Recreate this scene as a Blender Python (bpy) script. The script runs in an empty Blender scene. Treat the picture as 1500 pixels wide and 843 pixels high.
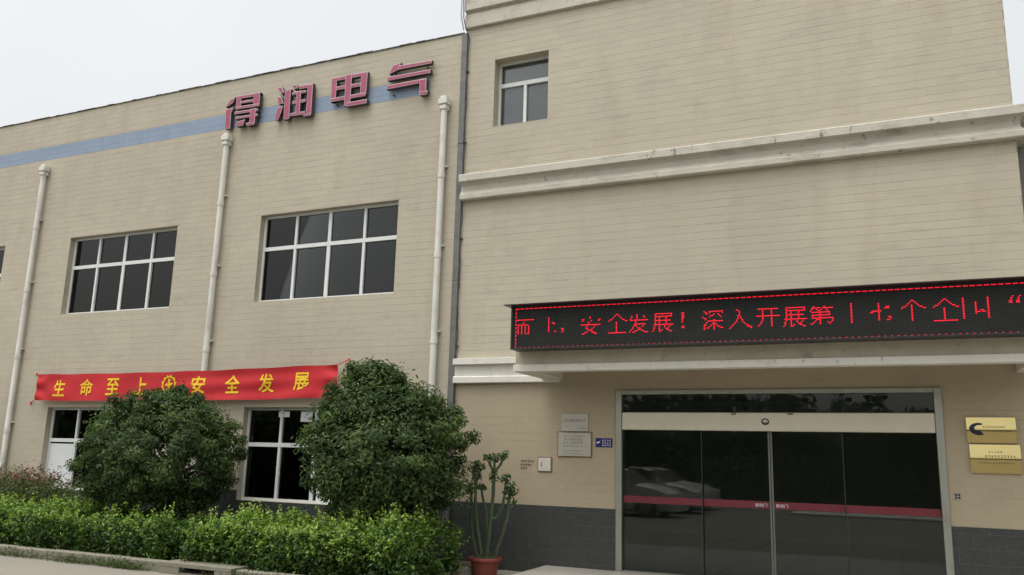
import bpy, bmesh, math, random
import numpy as np
from mathutils import Vector, Matrix

random.seed(7)
rng = np.random.default_rng(11)
R = math.radians
scene = bpy.context.scene

# ------------------------------------------------------------------ camera
cam_data = bpy.data.cameras.new("camera")
cam_data.sensor_width = 36.0
cam_data.lens = 1229.35 / 1500 * 36.0
cam_data.clip_start = 0.05
cam_data.clip_end = 1000.0
cam = bpy.data.objects.new("camera", cam_data)
scene.collection.objects.link(cam)
yaw, pitch, roll = -0.426798, 0.200431, 0.0266565
fw = Vector((math.sin(yaw) * math.cos(pitch), math.cos(yaw) * math.cos(pitch), math.sin(pitch)))
rt = Vector((math.cos(yaw), -math.sin(yaw), 0))
up = rt.cross(fw)
rt2 = rt * math.cos(roll) + up * math.sin(roll)
up2 = up * math.cos(roll) - rt * math.sin(roll)
m = Matrix((rt2, up2, -fw)).transposed().to_4x4()
m.translation = (0, 0, 1.65)
cam.matrix_world = m
scene.camera = cam

# ------------------------------------------------------------------ sky and sun (overcast)
SUN_EL, SUN_AZ = R(72), R(205)          # azimuth measured from +Y, clockwise: behind the camera, a little to the left
world = bpy.data.worlds.new("World")
scene.world = world
world.use_nodes = True
wn, wl = world.node_tree.nodes, world.node_tree.links
wn.clear()
sky = wn.new("ShaderNodeTexSky")
sky.sky_type = 'NISHITA'
sky.sun_disc = False
sky.sun_elevation = SUN_EL
sky.sun_rotation = SUN_AZ
sky.air_density = 2.0
sky.dust_density = 6.0
sky.ozone_density = 1.0
hs = wn.new("ShaderNodeHueSaturation")
hs.inputs["Saturation"].default_value = 0.15
wl.new(sky.outputs[0], hs.inputs["Color"])
# soft cloud variation over the whole dome
tc = wn.new("ShaderNodeTexCoord")
cn = wn.new("ShaderNodeTexNoise")
cn.inputs["Scale"].default_value = 1.6
cn.inputs["Detail"].default_value = 4.0
wl.new(tc.outputs["Generated"], cn.inputs["Vector"])
mr = wn.new("ShaderNodeMapRange")
mr.inputs[1].default_value, mr.inputs[2].default_value = 0.25, 0.75
mr.inputs[3].default_value, mr.inputs[4].default_value = 0.93, 1.07
wl.new(cn.outputs[0], mr.inputs[0])
vm = wn.new("ShaderNodeVectorMath")
vm.operation = 'SCALE'
wl.new(hs.outputs[0], vm.inputs[0])
wl.new(mr.outputs[0], vm.inputs["Scale"])
bg = wn.new("ShaderNodeBackground")
bg.inputs["Strength"].default_value = 0.15
wl.new(vm.outputs[0], bg.inputs["Color"])
wo = wn.new("ShaderNodeOutputWorld")
wl.new(bg.outputs[0], wo.inputs["Surface"])

sun_data = bpy.data.lights.new("sun", 'SUN')
sun_data.energy = 0.6
sun_data.angle = R(50)
sun_data.color = (1.0, 0.97, 0.92)
sun = bpy.data.objects.new("sun", sun_data)
scene.collection.objects.link(sun)
sd = Vector((math.sin(SUN_AZ) * math.cos(SUN_EL), math.cos(SUN_AZ) * math.cos(SUN_EL), math.sin(SUN_EL)))
sun.rotation_euler = (-sd).to_track_quat('-Z', 'Y').to_euler()
sun.location = sd * 40

scene.view_settings.view_transform = 'Standard'
scene.view_settings.look = 'None'
scene.view_settings.exposure = 0.58
scene.view_settings.gamma = 1.0
scene.view_settings.use_curve_mapping = False

# ------------------------------------------------------------------ helpers
COL = scene.collection


def empty(name, loc=(0, 0, 0), parent=None):
    o = bpy.data.objects.new(name, None)
    o.empty_display_size = 0.2
    COL.objects.link(o)
    if parent is not None:
        o.parent = parent
    o.location = loc
    return o


def tag(o, label=None, cat=None, group=None, kind=None):
    if label: o["label"] = label
    if cat: o["category"] = cat
    if group: o["group"] = group
    if kind: o["kind"] = kind
    return o


def link(name, me, mats, parent=None, smooth=False):
    if not isinstance(mats, (list, tuple)): mats = [mats]
    if len(me.materials) == 0:
        for mt in mats: me.materials.append(mt)
    if smooth:
        me.polygons.foreach_set("use_smooth", [True] * len(me.polygons))
    o = bpy.data.objects.new(name, me)
    COL.objects.link(o)
    if parent is not None:
        o.parent = parent
        # geometry is written in world coordinates: cancel the parents' offsets
        off = Vector((0, 0, 0)); p = parent
        while p is not None:
            off += Vector(p.location); p = p.parent
        o.location = -off
    return o


class MB:
    """collects boxes, quads and tubes and links them as ONE mesh object"""
    def __init__(s):
        s.v, s.f, s.m = [], [], []

    def quad(s, a, b, c, d, mi=0):
        n = len(s.v); s.v += [a, b, c, d]; s.f.append((n, n + 1, n + 2, n + 3)); s.m.append(mi); return s

    def box(s, x0, x1, y0, y1, z0, z1, mi=0):
        n = len(s.v)
        s.v += [(x0, y0, z0), (x1, y0, z0), (x1, y1, z0), (x0, y1, z0), (x0, y0, z1), (x1, y0, z1), (x1, y1, z1), (x0, y1, z1)]
        for q in ((0, 3, 2, 1), (4, 5, 6, 7), (0, 1, 5, 4), (1, 2, 6, 5), (2, 3, 7, 6), (3, 0, 4, 7)):
            s.f.append(tuple(n + i for i in q)); s.m.append(mi)
        return s

    def tube(s, pts, rad, seg=10, mi=0, cap=True):
        pts = [Vector(p) for p in pts]
        if not isinstance(rad, (list, tuple)): rad = [rad] * len(pts)
        n0 = len(s.v); prev = None
        for i, p in enumerate(pts):
            t = (pts[min(i + 1, len(pts) - 1)] - pts[max(i - 1, 0)]).normalized()
            a = Vector((0, 1, 0)) if abs(t.y) < 0.9 else Vector((1, 0, 0))
            if prev is not None: a = prev
            u = (a - t * a.dot(t)).normalized(); w = t.cross(u); prev = u
            for k in range(seg):
                an = 2 * math.pi * k / seg
                s.v.append(tuple(p + (u * math.cos(an) + w * math.sin(an)) * rad[i]))
        for i in range(len(pts) - 1):
            for k in range(seg):
                a = n0 + i * seg + k; b = n0 + i * seg + (k + 1) % seg
                s.f.append((a, b, b + seg, a + seg)); s.m.append(mi)
        if cap:
            s.f.append(tuple(n0 + k for k in reversed(range(seg)))); s.m.append(mi)
            e = n0 + (len(pts) - 1) * seg
            s.f.append(tuple(e + k for k in range(seg))); s.m.append(mi)
        return s

    def lathe(s, cx, cy, prof, seg=28, mi=0):
        n0 = len(s.v)
        for (r, z) in prof:
            for k in range(seg):
                an = 2 * math.pi * k / seg
                s.v.append((cx + r * math.cos(an), cy + r * math.sin(an), z))
        for i in range(len(prof) - 1):
            for k in range(seg):
                a = n0 + i * seg + k; b = n0 + i * seg + (k + 1) % seg
                s.f.append((a, b, b + seg, a + seg)); s.m.append(mi)
        return s

    def prism_xz(s, poly, y0, y1, mi=0, side=None):
        """polygon in (x, z), extruded from y0 (front) to y1"""
        side = mi if side is None else side
        n = len(s.v); k = len(poly)
        s.v += [(x, y0, z) for x, z in poly] + [(x, y1, z) for x, z in poly]
        s.f.append(tuple(n + i for i in range(k))); s.m.append(mi)
        s.f.append(tuple(n + k + i for i in reversed(range(k)))); s.m.append(side)
        for i in range(k):
            j = (i + 1) % k
            s.f.append((n + i, n + k + i, n + k + j, n + j)); s.m.append(side)
        return s

    def mesh(s, name, fix=True):
        me = bpy.data.meshes.new(name)
        me.from_pydata(s.v, [], s.f)
        me.polygons.foreach_set("material_index", s.m)
        if fix:
            bm = bmesh.new(); bm.from_mesh(me)
            bmesh.ops.recalc_face_normals(bm, faces=bm.faces)
            bm.to_mesh(me); bm.free()
        me.update()
        return me

    def build(s, name, mats, parent=None, smooth=False, bevel=0.0):
        me = s.mesh(name)
        if bevel > 0:
            bm = bmesh.new(); bm.from_mesh(me)
            bmesh.ops.bevel(bm, geom=list(bm.edges), offset=bevel, segments=1, affect='EDGES', clamp_overlap=True)
            bm.to_mesh(me); bm.free()
        return link(name, me, mats, parent, smooth)


def smooth_by_angle(o, deg=35):
    me = o.data
    me.polygons.foreach_set("use_smooth", [True] * len(me.polygons))
    bm = bmesh.new(); bm.from_mesh(me)
    for e in bm.edges:
        if len(e.link_faces) == 2 and e.calc_face_angle(0) > R(deg): e.smooth = False
    bm.to_mesh(me); bm.free()


# ------------------------------------------------------------------ materials
MATS = {}


def new_mat(name):
    mt = bpy.data.materials.new(name); mt.use_nodes = True
    nt = mt.node_tree
    MATS[name] = mt
    return mt, nt.nodes, nt.links, nt.nodes["Principled BSDF"]


def ramp(nodes, stops):
    r = nodes.new("ShaderNodeValToRGB")
    el = r.color_ramp.elements
    while len(el) < len(stops): el.new(0.5)
    for e, (p, c) in zip(el, stops):
        e.position = p; e.color = (*c, 1)
    return r


def mixc(nodes, links, fac, a, b, mode='MIX'):
    mx = nodes.new("ShaderNodeMix"); mx.data_type = 'RGBA'; mx.blend_type = mode
    for sock, val in ((0, fac), (6, a), (7, b)):
        if hasattr(val, "links") or hasattr(val, "is_linked"): links.new(val, mx.inputs[sock])
        elif isinstance(val, (int, float)): mx.inputs[sock].default_value = val
        else: mx.inputs[sock].default_value = (*val, 1)
    return mx.outputs[2]


def noise(nodes, links, scale, detail=4, rough=0.55, stretch=(1, 1, 1)):
    t = nodes.new("ShaderNodeTexCoord"); mp = nodes.new("ShaderNodeMapping")
    mp.inputs["Scale"].default_value = stretch
    g = nodes.new("ShaderNodeNewGeometry")
    links.new(g.outputs["Position"], mp.inputs["Vector"])
    nz = nodes.new("ShaderNodeTexNoise")
    nz.inputs["Scale"].default_value = scale; nz.inputs["Detail"].default_value = detail
    nz.inputs["Roughness"].default_value = rough
    links.new(mp.outputs[0], nz.inputs["Vector"])
    nodes.remove(t)
    return nz.outputs[0]


def maprange(nodes, links, v, a, b, c=0.0, d=1.0):
    r = nodes.new("ShaderNodeMapRange"); links.new(v, r.inputs[0])
    for i, x in enumerate((a, b, c, d)): r.inputs[i + 1].default_value = x
    return r.outputs[0]


def mul(c, k): return tuple(min(1, x * k) for x in c)


def surf(name, col, rough=0.7, var=0.12, scale=3.0, stretch=(1, 1, 1), island=0.0, stain=None, stain_amt=0.0, stain_scale=2.0,
         stain_stretch=(1, 1, 1), stain_lo=0.55, stain_hi=0.75, metal=0.0, bump=0.0, bump_scale=60.0, spec=0.4, smudge=None, smudge_amt=0.0, smudge_scale=3.0, smudge_stretch=(1, 1, 1), smudge_lo=0.55, smudge_hi=0.75):
    mt, n, l, p = new_mat(name)
    nz = noise(n, l, scale, 5, 0.6, stretch)
    r = ramp(n, [(0.25, mul(col, 1 - var)), (0.75, mul(col, 1 + var))])
    l.new(nz, r.inputs[0])
    c = r.outputs[0]
    if island > 0:
        g = n.new("ShaderNodeNewGeometry")
        f = maprange(n, l, g.outputs["Random Per Island"], 0, 1, 1 - island, 1 + island)
        vm = n.new("ShaderNodeVectorMath"); vm.operation = 'SCALE'
        l.new(c, vm.inputs[0]); l.new(f, vm.inputs["Scale"]); c = vm.outputs[0]
    if stain is not None:
        s = noise(n, l, stain_scale, 6, 0.65, stain_stretch)
        f = maprange(n, l, s, stain_lo, stain_hi, 0, stain_amt)
        c = mixc(n, l, f, c, stain)
    if smudge is not None:
        s2 = noise(n, l, smudge_scale, 6, 0.6, smudge_stretch)
        c = mixc(n, l, maprange(n, l, s2, smudge_lo, smudge_hi, 0, smudge_amt), c, smudge)
    l.new(c, p.inputs["Base Color"])
    p.inputs["Roughness"].default_value = rough
    p.inputs["Metallic"].default_value = metal
    p.inputs["Specular IOR Level"].default_value = spec
    if bump > 0:
        b = n.new("ShaderNodeBump"); b.inputs["Strength"].default_value = bump; b.inputs["Distance"].default_value = 0.01
        l.new(noise(n, l, bump_scale, 3), b.inputs["Height"])
        l.new(b.outputs[0], p.inputs["Normal"])
    return mt


def glass(name, tint, rough=0.0):
    mt, n, l, p = new_mat(name)
    n.remove(p)
    tr = n.new("ShaderNodeBsdfTransparent"); tr.inputs[0].default_value = (*tint, 1)
    gl = n.new("ShaderNodeBsdfAnisotropic") if False else n.new("ShaderNodeBsdfGlossy")
    gl.inputs["Roughness"].default_value = rough
    # old float glass is never quite flat
    b = n.new("ShaderNodeBump"); b.inputs["Strength"].default_value = 0.02; b.inputs["Distance"].default_value = 0.003
    l.new(noise(n, l, 1.3, 2), b.inputs["Height"]); l.new(b.outputs[0], gl.inputs["Normal"])
    fr = n.new("ShaderNodeFresnel"); fr.inputs[0].default_value = 1.52
    mx = n.new("ShaderNodeMixShader")
    l.new(fr.outputs[0], mx.inputs[0]); l.new(tr.outputs[0], mx.inputs[1]); l.new(gl.outputs[0], mx.inputs[2])
    l.new(mx.outputs[0], n["Material Output"].inputs[0])
    return mt


def leafmat(name, stops, rough=0.42, trans=0.25, spec=0.35):
    """leaf colour from a per-leaf attribute 'tint' (0 old leaf, 1 young leaf)"""
    mt, n, l, p = new_mat(name)
    a = n.new("ShaderNodeAttribute"); a.attribute_name = "tint"
    r = ramp(n, stops); l.new(a.outputs["Fac"], r.inputs[0])
    l.new(r.outputs[0], p.inputs["Base Color"])
    p.inputs["Roughness"].default_value = rough
    p.inputs["Specular IOR Level"].default_value = spec
    t = n.new("ShaderNodeBsdfTranslucent")
    hsn = n.new("ShaderNodeHueSaturation"); hsn.inputs["Value"].default_value = 1.3; hsn.inputs["Saturation"].default_value = 1.1
    l.new(r.outputs[0], hsn.inputs["Color"]); l.new(hsn.outputs[0], t.inputs[0])
    mx = n.new("ShaderNodeMixShader"); mx.inputs[0].default_value = trans
    l.new(p.outputs[0], mx.inputs[1]); l.new(t.outputs[0], mx.inputs[2])
    l.new(mx.outputs[0], n["Material Output"].inputs[0])
    return mt


def emit(name, col, s):
    mt, n, l, p = new_mat(name)
    p.inputs["Base Color"].default_value = (*mul(col, 0.3), 1)
    p.inputs["Emission Color"].default_value = (*col, 1)
    p.inputs["Emission Strength"].default_value = s
    return mt


TAN = (0.442, 0.399, 0.306)
M_tile = surf("tan_wall_tile", TAN, 0.62, 0.07, 0.55, island=0.03, stain=(0.345, 0.285, 0.215), stain_amt=0.5, stain_scale=1.5,
              stain_stretch=(1.3, 1, 0.28), stain_lo=0.5, stain_hi=0.78, bump=0.25, bump_scale=45,
              smudge=(0.27, 0.245, 0.19), smudge_amt=0.5, smudge_scale=1.3, smudge_stretch=(1, 1, 9), smudge_lo=0.58, smudge_hi=0.80)
M_tile_shaded = surf("shaded_tan_wall_tile", (0.39, 0.325, 0.222), 0.6, 0.07, 0.7, island=0.025, stain=(0.28, 0.235, 0.165), stain_amt=0.4, stain_scale=1.1,
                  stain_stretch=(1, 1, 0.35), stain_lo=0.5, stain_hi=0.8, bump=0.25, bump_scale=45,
                  smudge=(0.23, 0.19, 0.13), smudge_amt=0.45, smudge_scale=1.5, smudge_stretch=(1, 1, 8), smudge_lo=0.58, smudge_hi=0.82)  # tan tile again, with canopy shade and warm bounce put into its colour
M_grout = surf("grey_tan_grout", mul(TAN, 0.98), 0.9, 0.05, 3, stain=(0.23, 0.205, 0.155), stain_amt=0.85, stain_scale=1.1, stain_stretch=(0.7, 1, 2.5), stain_lo=0.44, stain_hi=0.68)
M_render = surf("tan_render", mul(TAN, 0.93), 0.85, 0.08, 4, stain=(0.2, 0.18, 0.14), stain_amt=0.4, stain_scale=3, bump=0.3)
M_blue = surf("faded_blue_tile", (0.24, 0.305, 0.405), 0.6, 0.10, 3, island=0.05, stain=(0.42, 0.45, 0.48), stain_amt=0.35, stain_scale=5,
              stain_stretch=(2, 1, 0.3))
M_dado = surf("dark_grey_stone", (0.043, 0.044, 0.044), 0.55, 0.25, 14, island=0.16, stain=(0.16, 0.16, 0.155), stain_amt=0.5, stain_scale=6,
              stain_lo=0.62, stain_hi=0.85, bump=0.5, bump_scale=70)
M_mortar = surf("pale_mortar", (0.11, 0.11, 0.105), 0.9, 0.15, 20)
M_trim = surf("weathered_white_paint", (0.50, 0.475, 0.40), 0.7, 0.10, 2.5, stain=(0.2, 0.19, 0.155), stain_amt=0.6, stain_scale=2.2,
              stain_stretch=(1, 1, 2.2), stain_lo=0.52, stain_hi=0.74, bump=0.5, bump_scale=30,
              smudge=(0.10, 0.10, 0.085), smudge_amt=0.9, smudge_scale=9, smudge_stretch=(1, 1, 0.6), smudge_lo=0.62, smudge_hi=0.74)
M_canopy_white = surf("white_canopy_paint", (0.66, 0.64, 0.57), 0.6, 0.08, 3, stain=(0.25, 0.225, 0.17), stain_amt=0.6, stain_scale=3,
                      stain_lo=0.55, stain_hi=0.78, bump=0.4, bump_scale=25, smudge=(0.12, 0.11, 0.09), smudge_amt=0.8, smudge_scale=10, smudge_stretch=(1, 1, 0.5), smudge_lo=0.64, smudge_hi=0.75)
M_fascia = surf("stained_fascia_render", (0.42, 0.385, 0.30), 0.8, 0.15, 4, stain=(0.10, 0.09, 0.07), stain_amt=0.6, stain_scale=5,
                stain_lo=0.56, stain_hi=0.8, bump=0.3)
M_coping = surf("blackened_coping", (0.09, 0.085, 0.075), 0.85, 0.4, 9, stain=(0.35, 0.33, 0.28), stain_amt=0.8, stain_scale=6, stain_lo=0.5, stain_hi=0.6)
M_pvc = surf("white_plastic_frame", (0.68, 0.70, 0.68), 0.4, 0.05, 6, stain=(0.3, 0.29, 0.25), stain_amt=0.4, stain_scale=12)
M_pipe = surf("aged_white_pipe", (0.66, 0.645, 0.58), 0.5, 0.08, 3, stain=(0.28, 0.25, 0.19), stain_amt=0.55, stain_scale=5, stain_stretch=(1, 1, 0.35), stain_lo=0.5, stain_hi=0.75)
M_strip = surf("weathered_zinc_strip", (0.15, 0.15, 0.14), 0.5, 0.25, 6, stain=(0.05, 0.05, 0.05), stain_amt=0.7, stain_scale=7,
               stain_stretch=(1, 1, 0.25), metal=0.3)
M_cable = surf("dark_cable", (0.05, 0.05, 0.05), 0.6)
M_wire = surf("pale_wire", (0.5, 0.5, 0.48), 0.5)
M_glass = glass("window_glass", (0.42, 0.45, 0.445))
M_clear = glass("clear_window_glass", (0.85, 0.87, 0.87))
M_doorglass = glass("tinted_door_glass", (0.76, 0.80, 0.76))
M_interior = surf("interior_plaster", (0.60, 0.60, 0.57), 0.9, 0.1, 2)
M_lobby = surf("lobby_plaster", (0.55, 0.55, 0.52), 0.9, 0.06, 2)
M_lobbyfloor = surf("lobby_floor_tile", (0.26, 0.25, 0.22), 0.15, 0.1, 3, island=0.08)
M_steel = surf("brushed_steel", (0.36, 0.365, 0.32), 0.38, 0.08, 3, metal=0.85, stretch=(6, 6, 0.4), stain=(0.26, 0.25, 0.22), stain_amt=0.5, stain_scale=5)
M_rail = surf("dull_rail", (0.14, 0.15, 0.125), 0.5, 0.1, 4)
M_header = surf("cream_header_cover", (0.62, 0.575, 0.465), 0.35, 0.05, 2.5, metal=0.15)
M_red = surf("dark_red_film", (0.15, 0.02, 0.03), 0.4, 0.1, 5)
M_ink_white = surf("white_lettering", (0.8, 0.8, 0.78), 0.5, 0.03)
M_ink_black = surf("black_lettering", (0.03, 0.028, 0.025), 0.6, 0.1)
M_ink_grey = surf("grey_engraving", (0.16, 0.155, 0.14), 0.5, 0.1)
M_black = surf("black_metal", (0.02, 0.022, 0.022), 0.4, 0.2, 8)
M_screen = surf("led_module_face", (0.018, 0.023, 0.021), 0.8, 0.15, 6, spec=0.08)
M_led = emit("lit_red_led", (0.85, 0.007, 0.026), 1.1)
M_ledoff = surf("unlit_led", (0.03, 0.02, 0.02), 0.5)
M_banner = surf("red_banner_cloth", (0.50, 0.020, 0.026), 0.75, 0.06, 5)
M_yellow = surf("yellow_banner_print", (0.80, 0.52, 0.02), 0.7, 0.05, 8)
M_pink = surf("faded_pink_acrylic", (0.36, 0.075, 0.135), 0.45, 0.15, 6, stain=(0.42, 0.20, 0.25), stain_amt=0.5, stain_scale=8)
M_lettertrim = surf("pale_letter_edging", (0.44, 0.36, 0.37), 0.5, 0.2, 20)
M_letterside = surf("sooty_letter_side", (0.075, 0.055, 0.055), 0.6, 0.3, 10)
M_silver = surf("silver_plaque", (0.44, 0.42, 0.355), 0.45, 0.10, 5, metal=0.4)
M_gold = surf("brass_plaque", (0.52, 0.42, 0.18), 0.16, 0.05, 4, metal=1.0)
M_navy = surf("navy_sign", (0.016, 0.014, 0.13), 0.4, 0.1, 8)
M_rust = surf("rusty_box_edge", (0.22, 0.13, 0.07), 0.8, 0.3, 20)
M_boxwhite = surf("off_white_box", (0.55, 0.53, 0.46), 0.55, 0.08, 15, stain=(0.25, 0.15, 0.07), stain_amt=0.5, stain_scale=18, stain_lo=0.58)
M_terracotta = surf("red_plastic_pot", (0.23, 0.055, 0.04), 0.5, 0.12, 8, stain=(0.25, 0.16, 0.12), stain_amt=0.4, stain_scale=6)
M_soil = surf("dark_soil", (0.06, 0.045, 0.03), 0.95, 0.4, 25, bump=0.8, bump_scale=40)
M_cactus = surf("green_cactus_stem", (0.055, 0.085, 0.038), 0.55, 0.25, 12)
M_bark = surf("grey_bark", (0.13, 0.115, 0.095), 0.9, 0.3, 12, stretch=(1, 1, 0.3), bump=0.6, bump_scale=40)
M_concrete = surf("pale_concrete_yard", (0.225, 0.207, 0.172), 0.85, 0.08, 0.8, stain=(0.14, 0.13, 0.11), stain_amt=0.5, stain_scale=1.6,
                  stain_lo=0.5, stain_hi=0.85, bump=0.3, bump_scale=50)
M_kerb = surf("mossy_kerb_concrete", (0.20, 0.185, 0.145), 0.9, 0.15, 5, island=0.08, stain=(0.09, 0.10, 0.05), stain_amt=0.6, stain_scale=5,
              stain_lo=0.5, stain_hi=0.75, bump=0.5, bump_scale=35)
M_granite = surf("pale_granite_slab", (0.33, 0.315, 0.27), 0.4, 0.08, 20, island=0.05)
M_greyrender = surf("grey_render", (0.17, 0.165, 0.15), 0.85, 0.1, 3)
M_curtain = surf("white_board", (0.66, 0.68, 0.67), 0.8, 0.04, 3)
M_paper = surf("white_paper", (0.7, 0.7, 0.68), 0.8, 0.05, 3)
M_leaf_tree = leafmat("osmanthus_leaf", [(0.0, (0.036, 0.066, 0.024)), (0.6, (0.070, 0.116, 0.036)), (1.0, (0.135, 0.195, 0.055))], 0.55, 0.36, 0.25)
M_leaf_hedge = leafmat("privet_leaf", [(0.0, (0.024, 0.058, 0.014)), (0.45, (0.068, 0.140, 0.024)), (0.75, (0.165, 0.27, 0.04)), (1.0, (0.29, 0.40, 0.07))], 0.5, 0.3)
M_leaf_red = leafmat("photinia_leaf", [(0.0, (0.03, 0.06, 0.018)), (0.6, (0.085, 0.125, 0.03)), (0.8, (0.15, 0.05, 0.03)), (1.0, (0.22, 0.05, 0.045))], 0.45)
M_leaf_cactus = leafmat("euphorbia_leaf", [(0.0, (0.03, 0.062, 0.02)), (1.0, (0.075, 0.12, 0.038))], 0.5, 0.2)
M_leaf_weed = leafmat("weed_leaf", [(0.0, (0.05, 0.085, 0.02)), (1.0, (0.11, 0.15, 0.04))], 0.6, 0.3)
M_leaf_far = leafmat("yard_tree_leaf", [(0.0, (0.02, 0.042, 0.018)), (1.0, (0.06, 0.09, 0.03))], 0.6, 0.2)

# ------------------------------------------------------------------ ground
YF = 12.0          # front plane of both facades

tag(MB().box(-150, 150, -120, 140, -0.4, 0.0).build("ground", M_concrete), kind="structure")

# entrance platform of granite slabs, 0.12 m above the yard
plat = empty("entrance_platform", (-1.5, 10, 0))
tag(plat, kind="structure")
MB().box(-4.76, 1.87, 8.03, YF + 0.02, 0.0, 0.10).build("slab_base", M_kerb, plat)
px = np.linspace(-4.79, 1.9, 9); py = np.linspace(8.0, YF - 0.005, 6)
for i in range(8):
    for j in range(5):
        MB().box(px[i] + 0.002, px[i + 1] - 0.002, py[j] + 0.002, py[j + 1] - 0.002, 0.1005, 0.12 + random.uniform(-0.001, 0.001)).build("slab", M_granite, plat, bevel=0.003)

# planter: kerb stones, soil
kerb = empty("kerb", (-12, 9, 0)); tag(kerb, kind="structure")


def kerbstone(x0, x1, y0, y1, h=0.14):
    b = MB().box(x0 + 0.004, x1 - 0.004, y0, y1, -0.02, h)
    o = b.build("kerb_stone", M_kerb, kerb, bevel=0.012)
    o.location.z += random.uniform(-0.006, 0.004); o.location.y += random.uniform(-0.008, 0.008)
    return o


x = -24.0
while x < -9.25:
    x2 = min(x + 0.78, -9.22); kerbstone(x, x2, 9.0, 9.15); x = x2
x = -7.95
while x < -5.56:
    x2 = min(x + 0.79, -5.55); kerbstone(x, x2, 9.0, 9.15, 0.13); x = x2
y = 9.16
while y < 11.9:
    y2 = min(y + 0.72, 11.97); kerbstone(-5.70, -5.55, y, y2, 0.13); y = y2
tag(MB().box(-24, -5.71, 9.16, YF + 0.02, -0.02, 0.085).build("planter_soil", M_soil), kind="structure")

# storm drain inlet set into the kerb
dr = empty("drain_inlet", (-8.6, 9, 0))
tag(dr, "concrete storm drain inlet with a dark slot in the kerb before the hedge gap", "drain")
b = MB()
b.box(-9.21, -7.96, 8.93, 9.62, 0.10, 0.145)
b.box(-9.21, -8.86, 8.935, 9.62, -0.01, 0.0995); b.box(-8.24, -7.96, 8.935, 9.62, -0.01, 0.0995)
b.box(-8.8595, -8.2405, 9.3, 9.62, -0.01, 0.0995); b.box(-8.8595, -8.2405, 8.935, 9.2995, -0.01, 0.025)
b.build("surround", M_kerb, dr)
MB().box(-8.858, -8.242, 9.24, 9.29, 0.026, 0.099).build("slot", M_black, dr)

# ------------------------------------------------------------------ walls with openings
COURSE, TLEN, JOINT = 0.118, 0.245, 0.003


def subtract(rects, hole):
    out = []
    hx0, hx1, hz0, hz1 = hole
    for (x0, x1, z0, z1) in rects:
        ix0, ix1, iz0, iz1 = max(x0, hx0), min(x1, hx1), max(z0, hz0), min(z1, hz1)
        if ix0 >= ix1 or iz0 >= iz1:
            out.append((x0, x1, z0, z1)); continue
        if z0 < iz0: out.append((x0, x1, z0, iz0))
        if iz1 < z1: out.append((x0, x1, iz1, z1))
        if x0 < ix0: out.append((x0, ix0, iz0, iz1))
        if ix1 < x1: out.append((ix1, x1, iz0, iz1))
    return out


def wall_core(x0, x1, z0, z1, holes, y0, y1, name, mat, parent):
    xs = sorted({x0, x1, *[h[0] for h in holes], *[h[1] for h in holes]}); zs = sorted({z0, z1, *[h[2] for h in holes], *[h[3] for h in holes]})
    xs = [v for v in xs if x0 <= v <= x1]; zs = [v for v in zs if z0 <= v <= z1]
    solid = {}
    for i in range(len(xs) - 1):
        for j in range(len(zs) - 1):
            cx, cz = (xs[i] + xs[i + 1]) / 2, (zs[j] + zs[j + 1]) / 2
            solid[i, j] = not any(h[0] < cx < h[1] and h[2] < cz < h[3] for h in holes)
    b = MB()
    for (i, j), s in solid.items():
        if not s: continue
        a, c, d, e = xs[i], xs[i + 1], zs[j], zs[j + 1]
        b.quad((a, y0, d), (c, y0, d), (c, y0, e), (a, y0, e))
        b.quad((c, y1, d), (a, y1, d), (a, y1, e), (c, y1, e))
        if not solid.get((i - 1, j)): b.quad((a, y1, d), (a, y0, d), (a, y0, e), (a, y1, e), 1)
        if not solid.get((i + 1, j)): b.quad((c, y0, d), (c, y1, d), (c, y1, e), (c, y0, e), 1)
        if not solid.get((i, j - 1)): b.quad((a, y1, d), (c, y1, d), (c, y0, d), (a, y0, d), 1)
        if not solid.get((i, j + 1)): b.quad((a, y0, e), (c, y0, e), (c, y1, e), (a, y1, e), 1)
    me = b.mesh(name, fix=False)
    return link(name, me, mat, parent)


def tile_geo(b, x0, x1, z0, z1, yf, yb, ch=0.0009, mi=0, joint=None):
    n = len(b.v); h = (joint or JOINT) / 2; hx = joint / 2 if joint and joint > 0.006 else 0.0005
    x0 += hx; x1 -= hx; z0 += h; z1 -= h
    t = [random.uniform(-0.0006, 0.0006) for _ in range(4)]
    b.v += [(x0, yb, z0), (x1, yb, z0), (x1, yb, z1), (x0, yb, z1),
            (x0 + ch * 0.15, yf + t[0], z0 + ch), (x1 - ch * 0.15, yf + t[1], z0 + ch), (x1 - ch * 0.15, yf + t[2], z1 - ch), (x0 + ch * 0.15, yf + t[3], z1 - ch)]
    for q in ((4, 5, 6, 7), (0, 1, 5, 4), (1, 2, 6, 5), (2, 3, 7, 6), (3, 0, 4, 7)):
        b.f.append(tuple(n + i for i in q)); b.m.append(mi)


def tile_rects(x0, x1, z0, z1, course, tlen, holes, region=None):
    res = []
    nrow = int(math.ceil((z1 - z0) / course - 1e-6))
    for r in range(nrow):
        a, c = z0 + r * course, min(z1, z0 + (r + 1) * course)
        off = (r % 2) * tlen / 2
        x = x0 - off
        while x < x1 - 1e-6:
            p, q = max(x, x0), min(x + tlen, x1)
            if q - p > 0.02:
                rl = [(p, q, a, c)]
                for h in holes: rl = subtract(rl, h)
                res += [t for t in rl if t[1] - t[0] > 0.015 and t[3] - t[2] > 0.012]
            x += tlen
    return res


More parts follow.
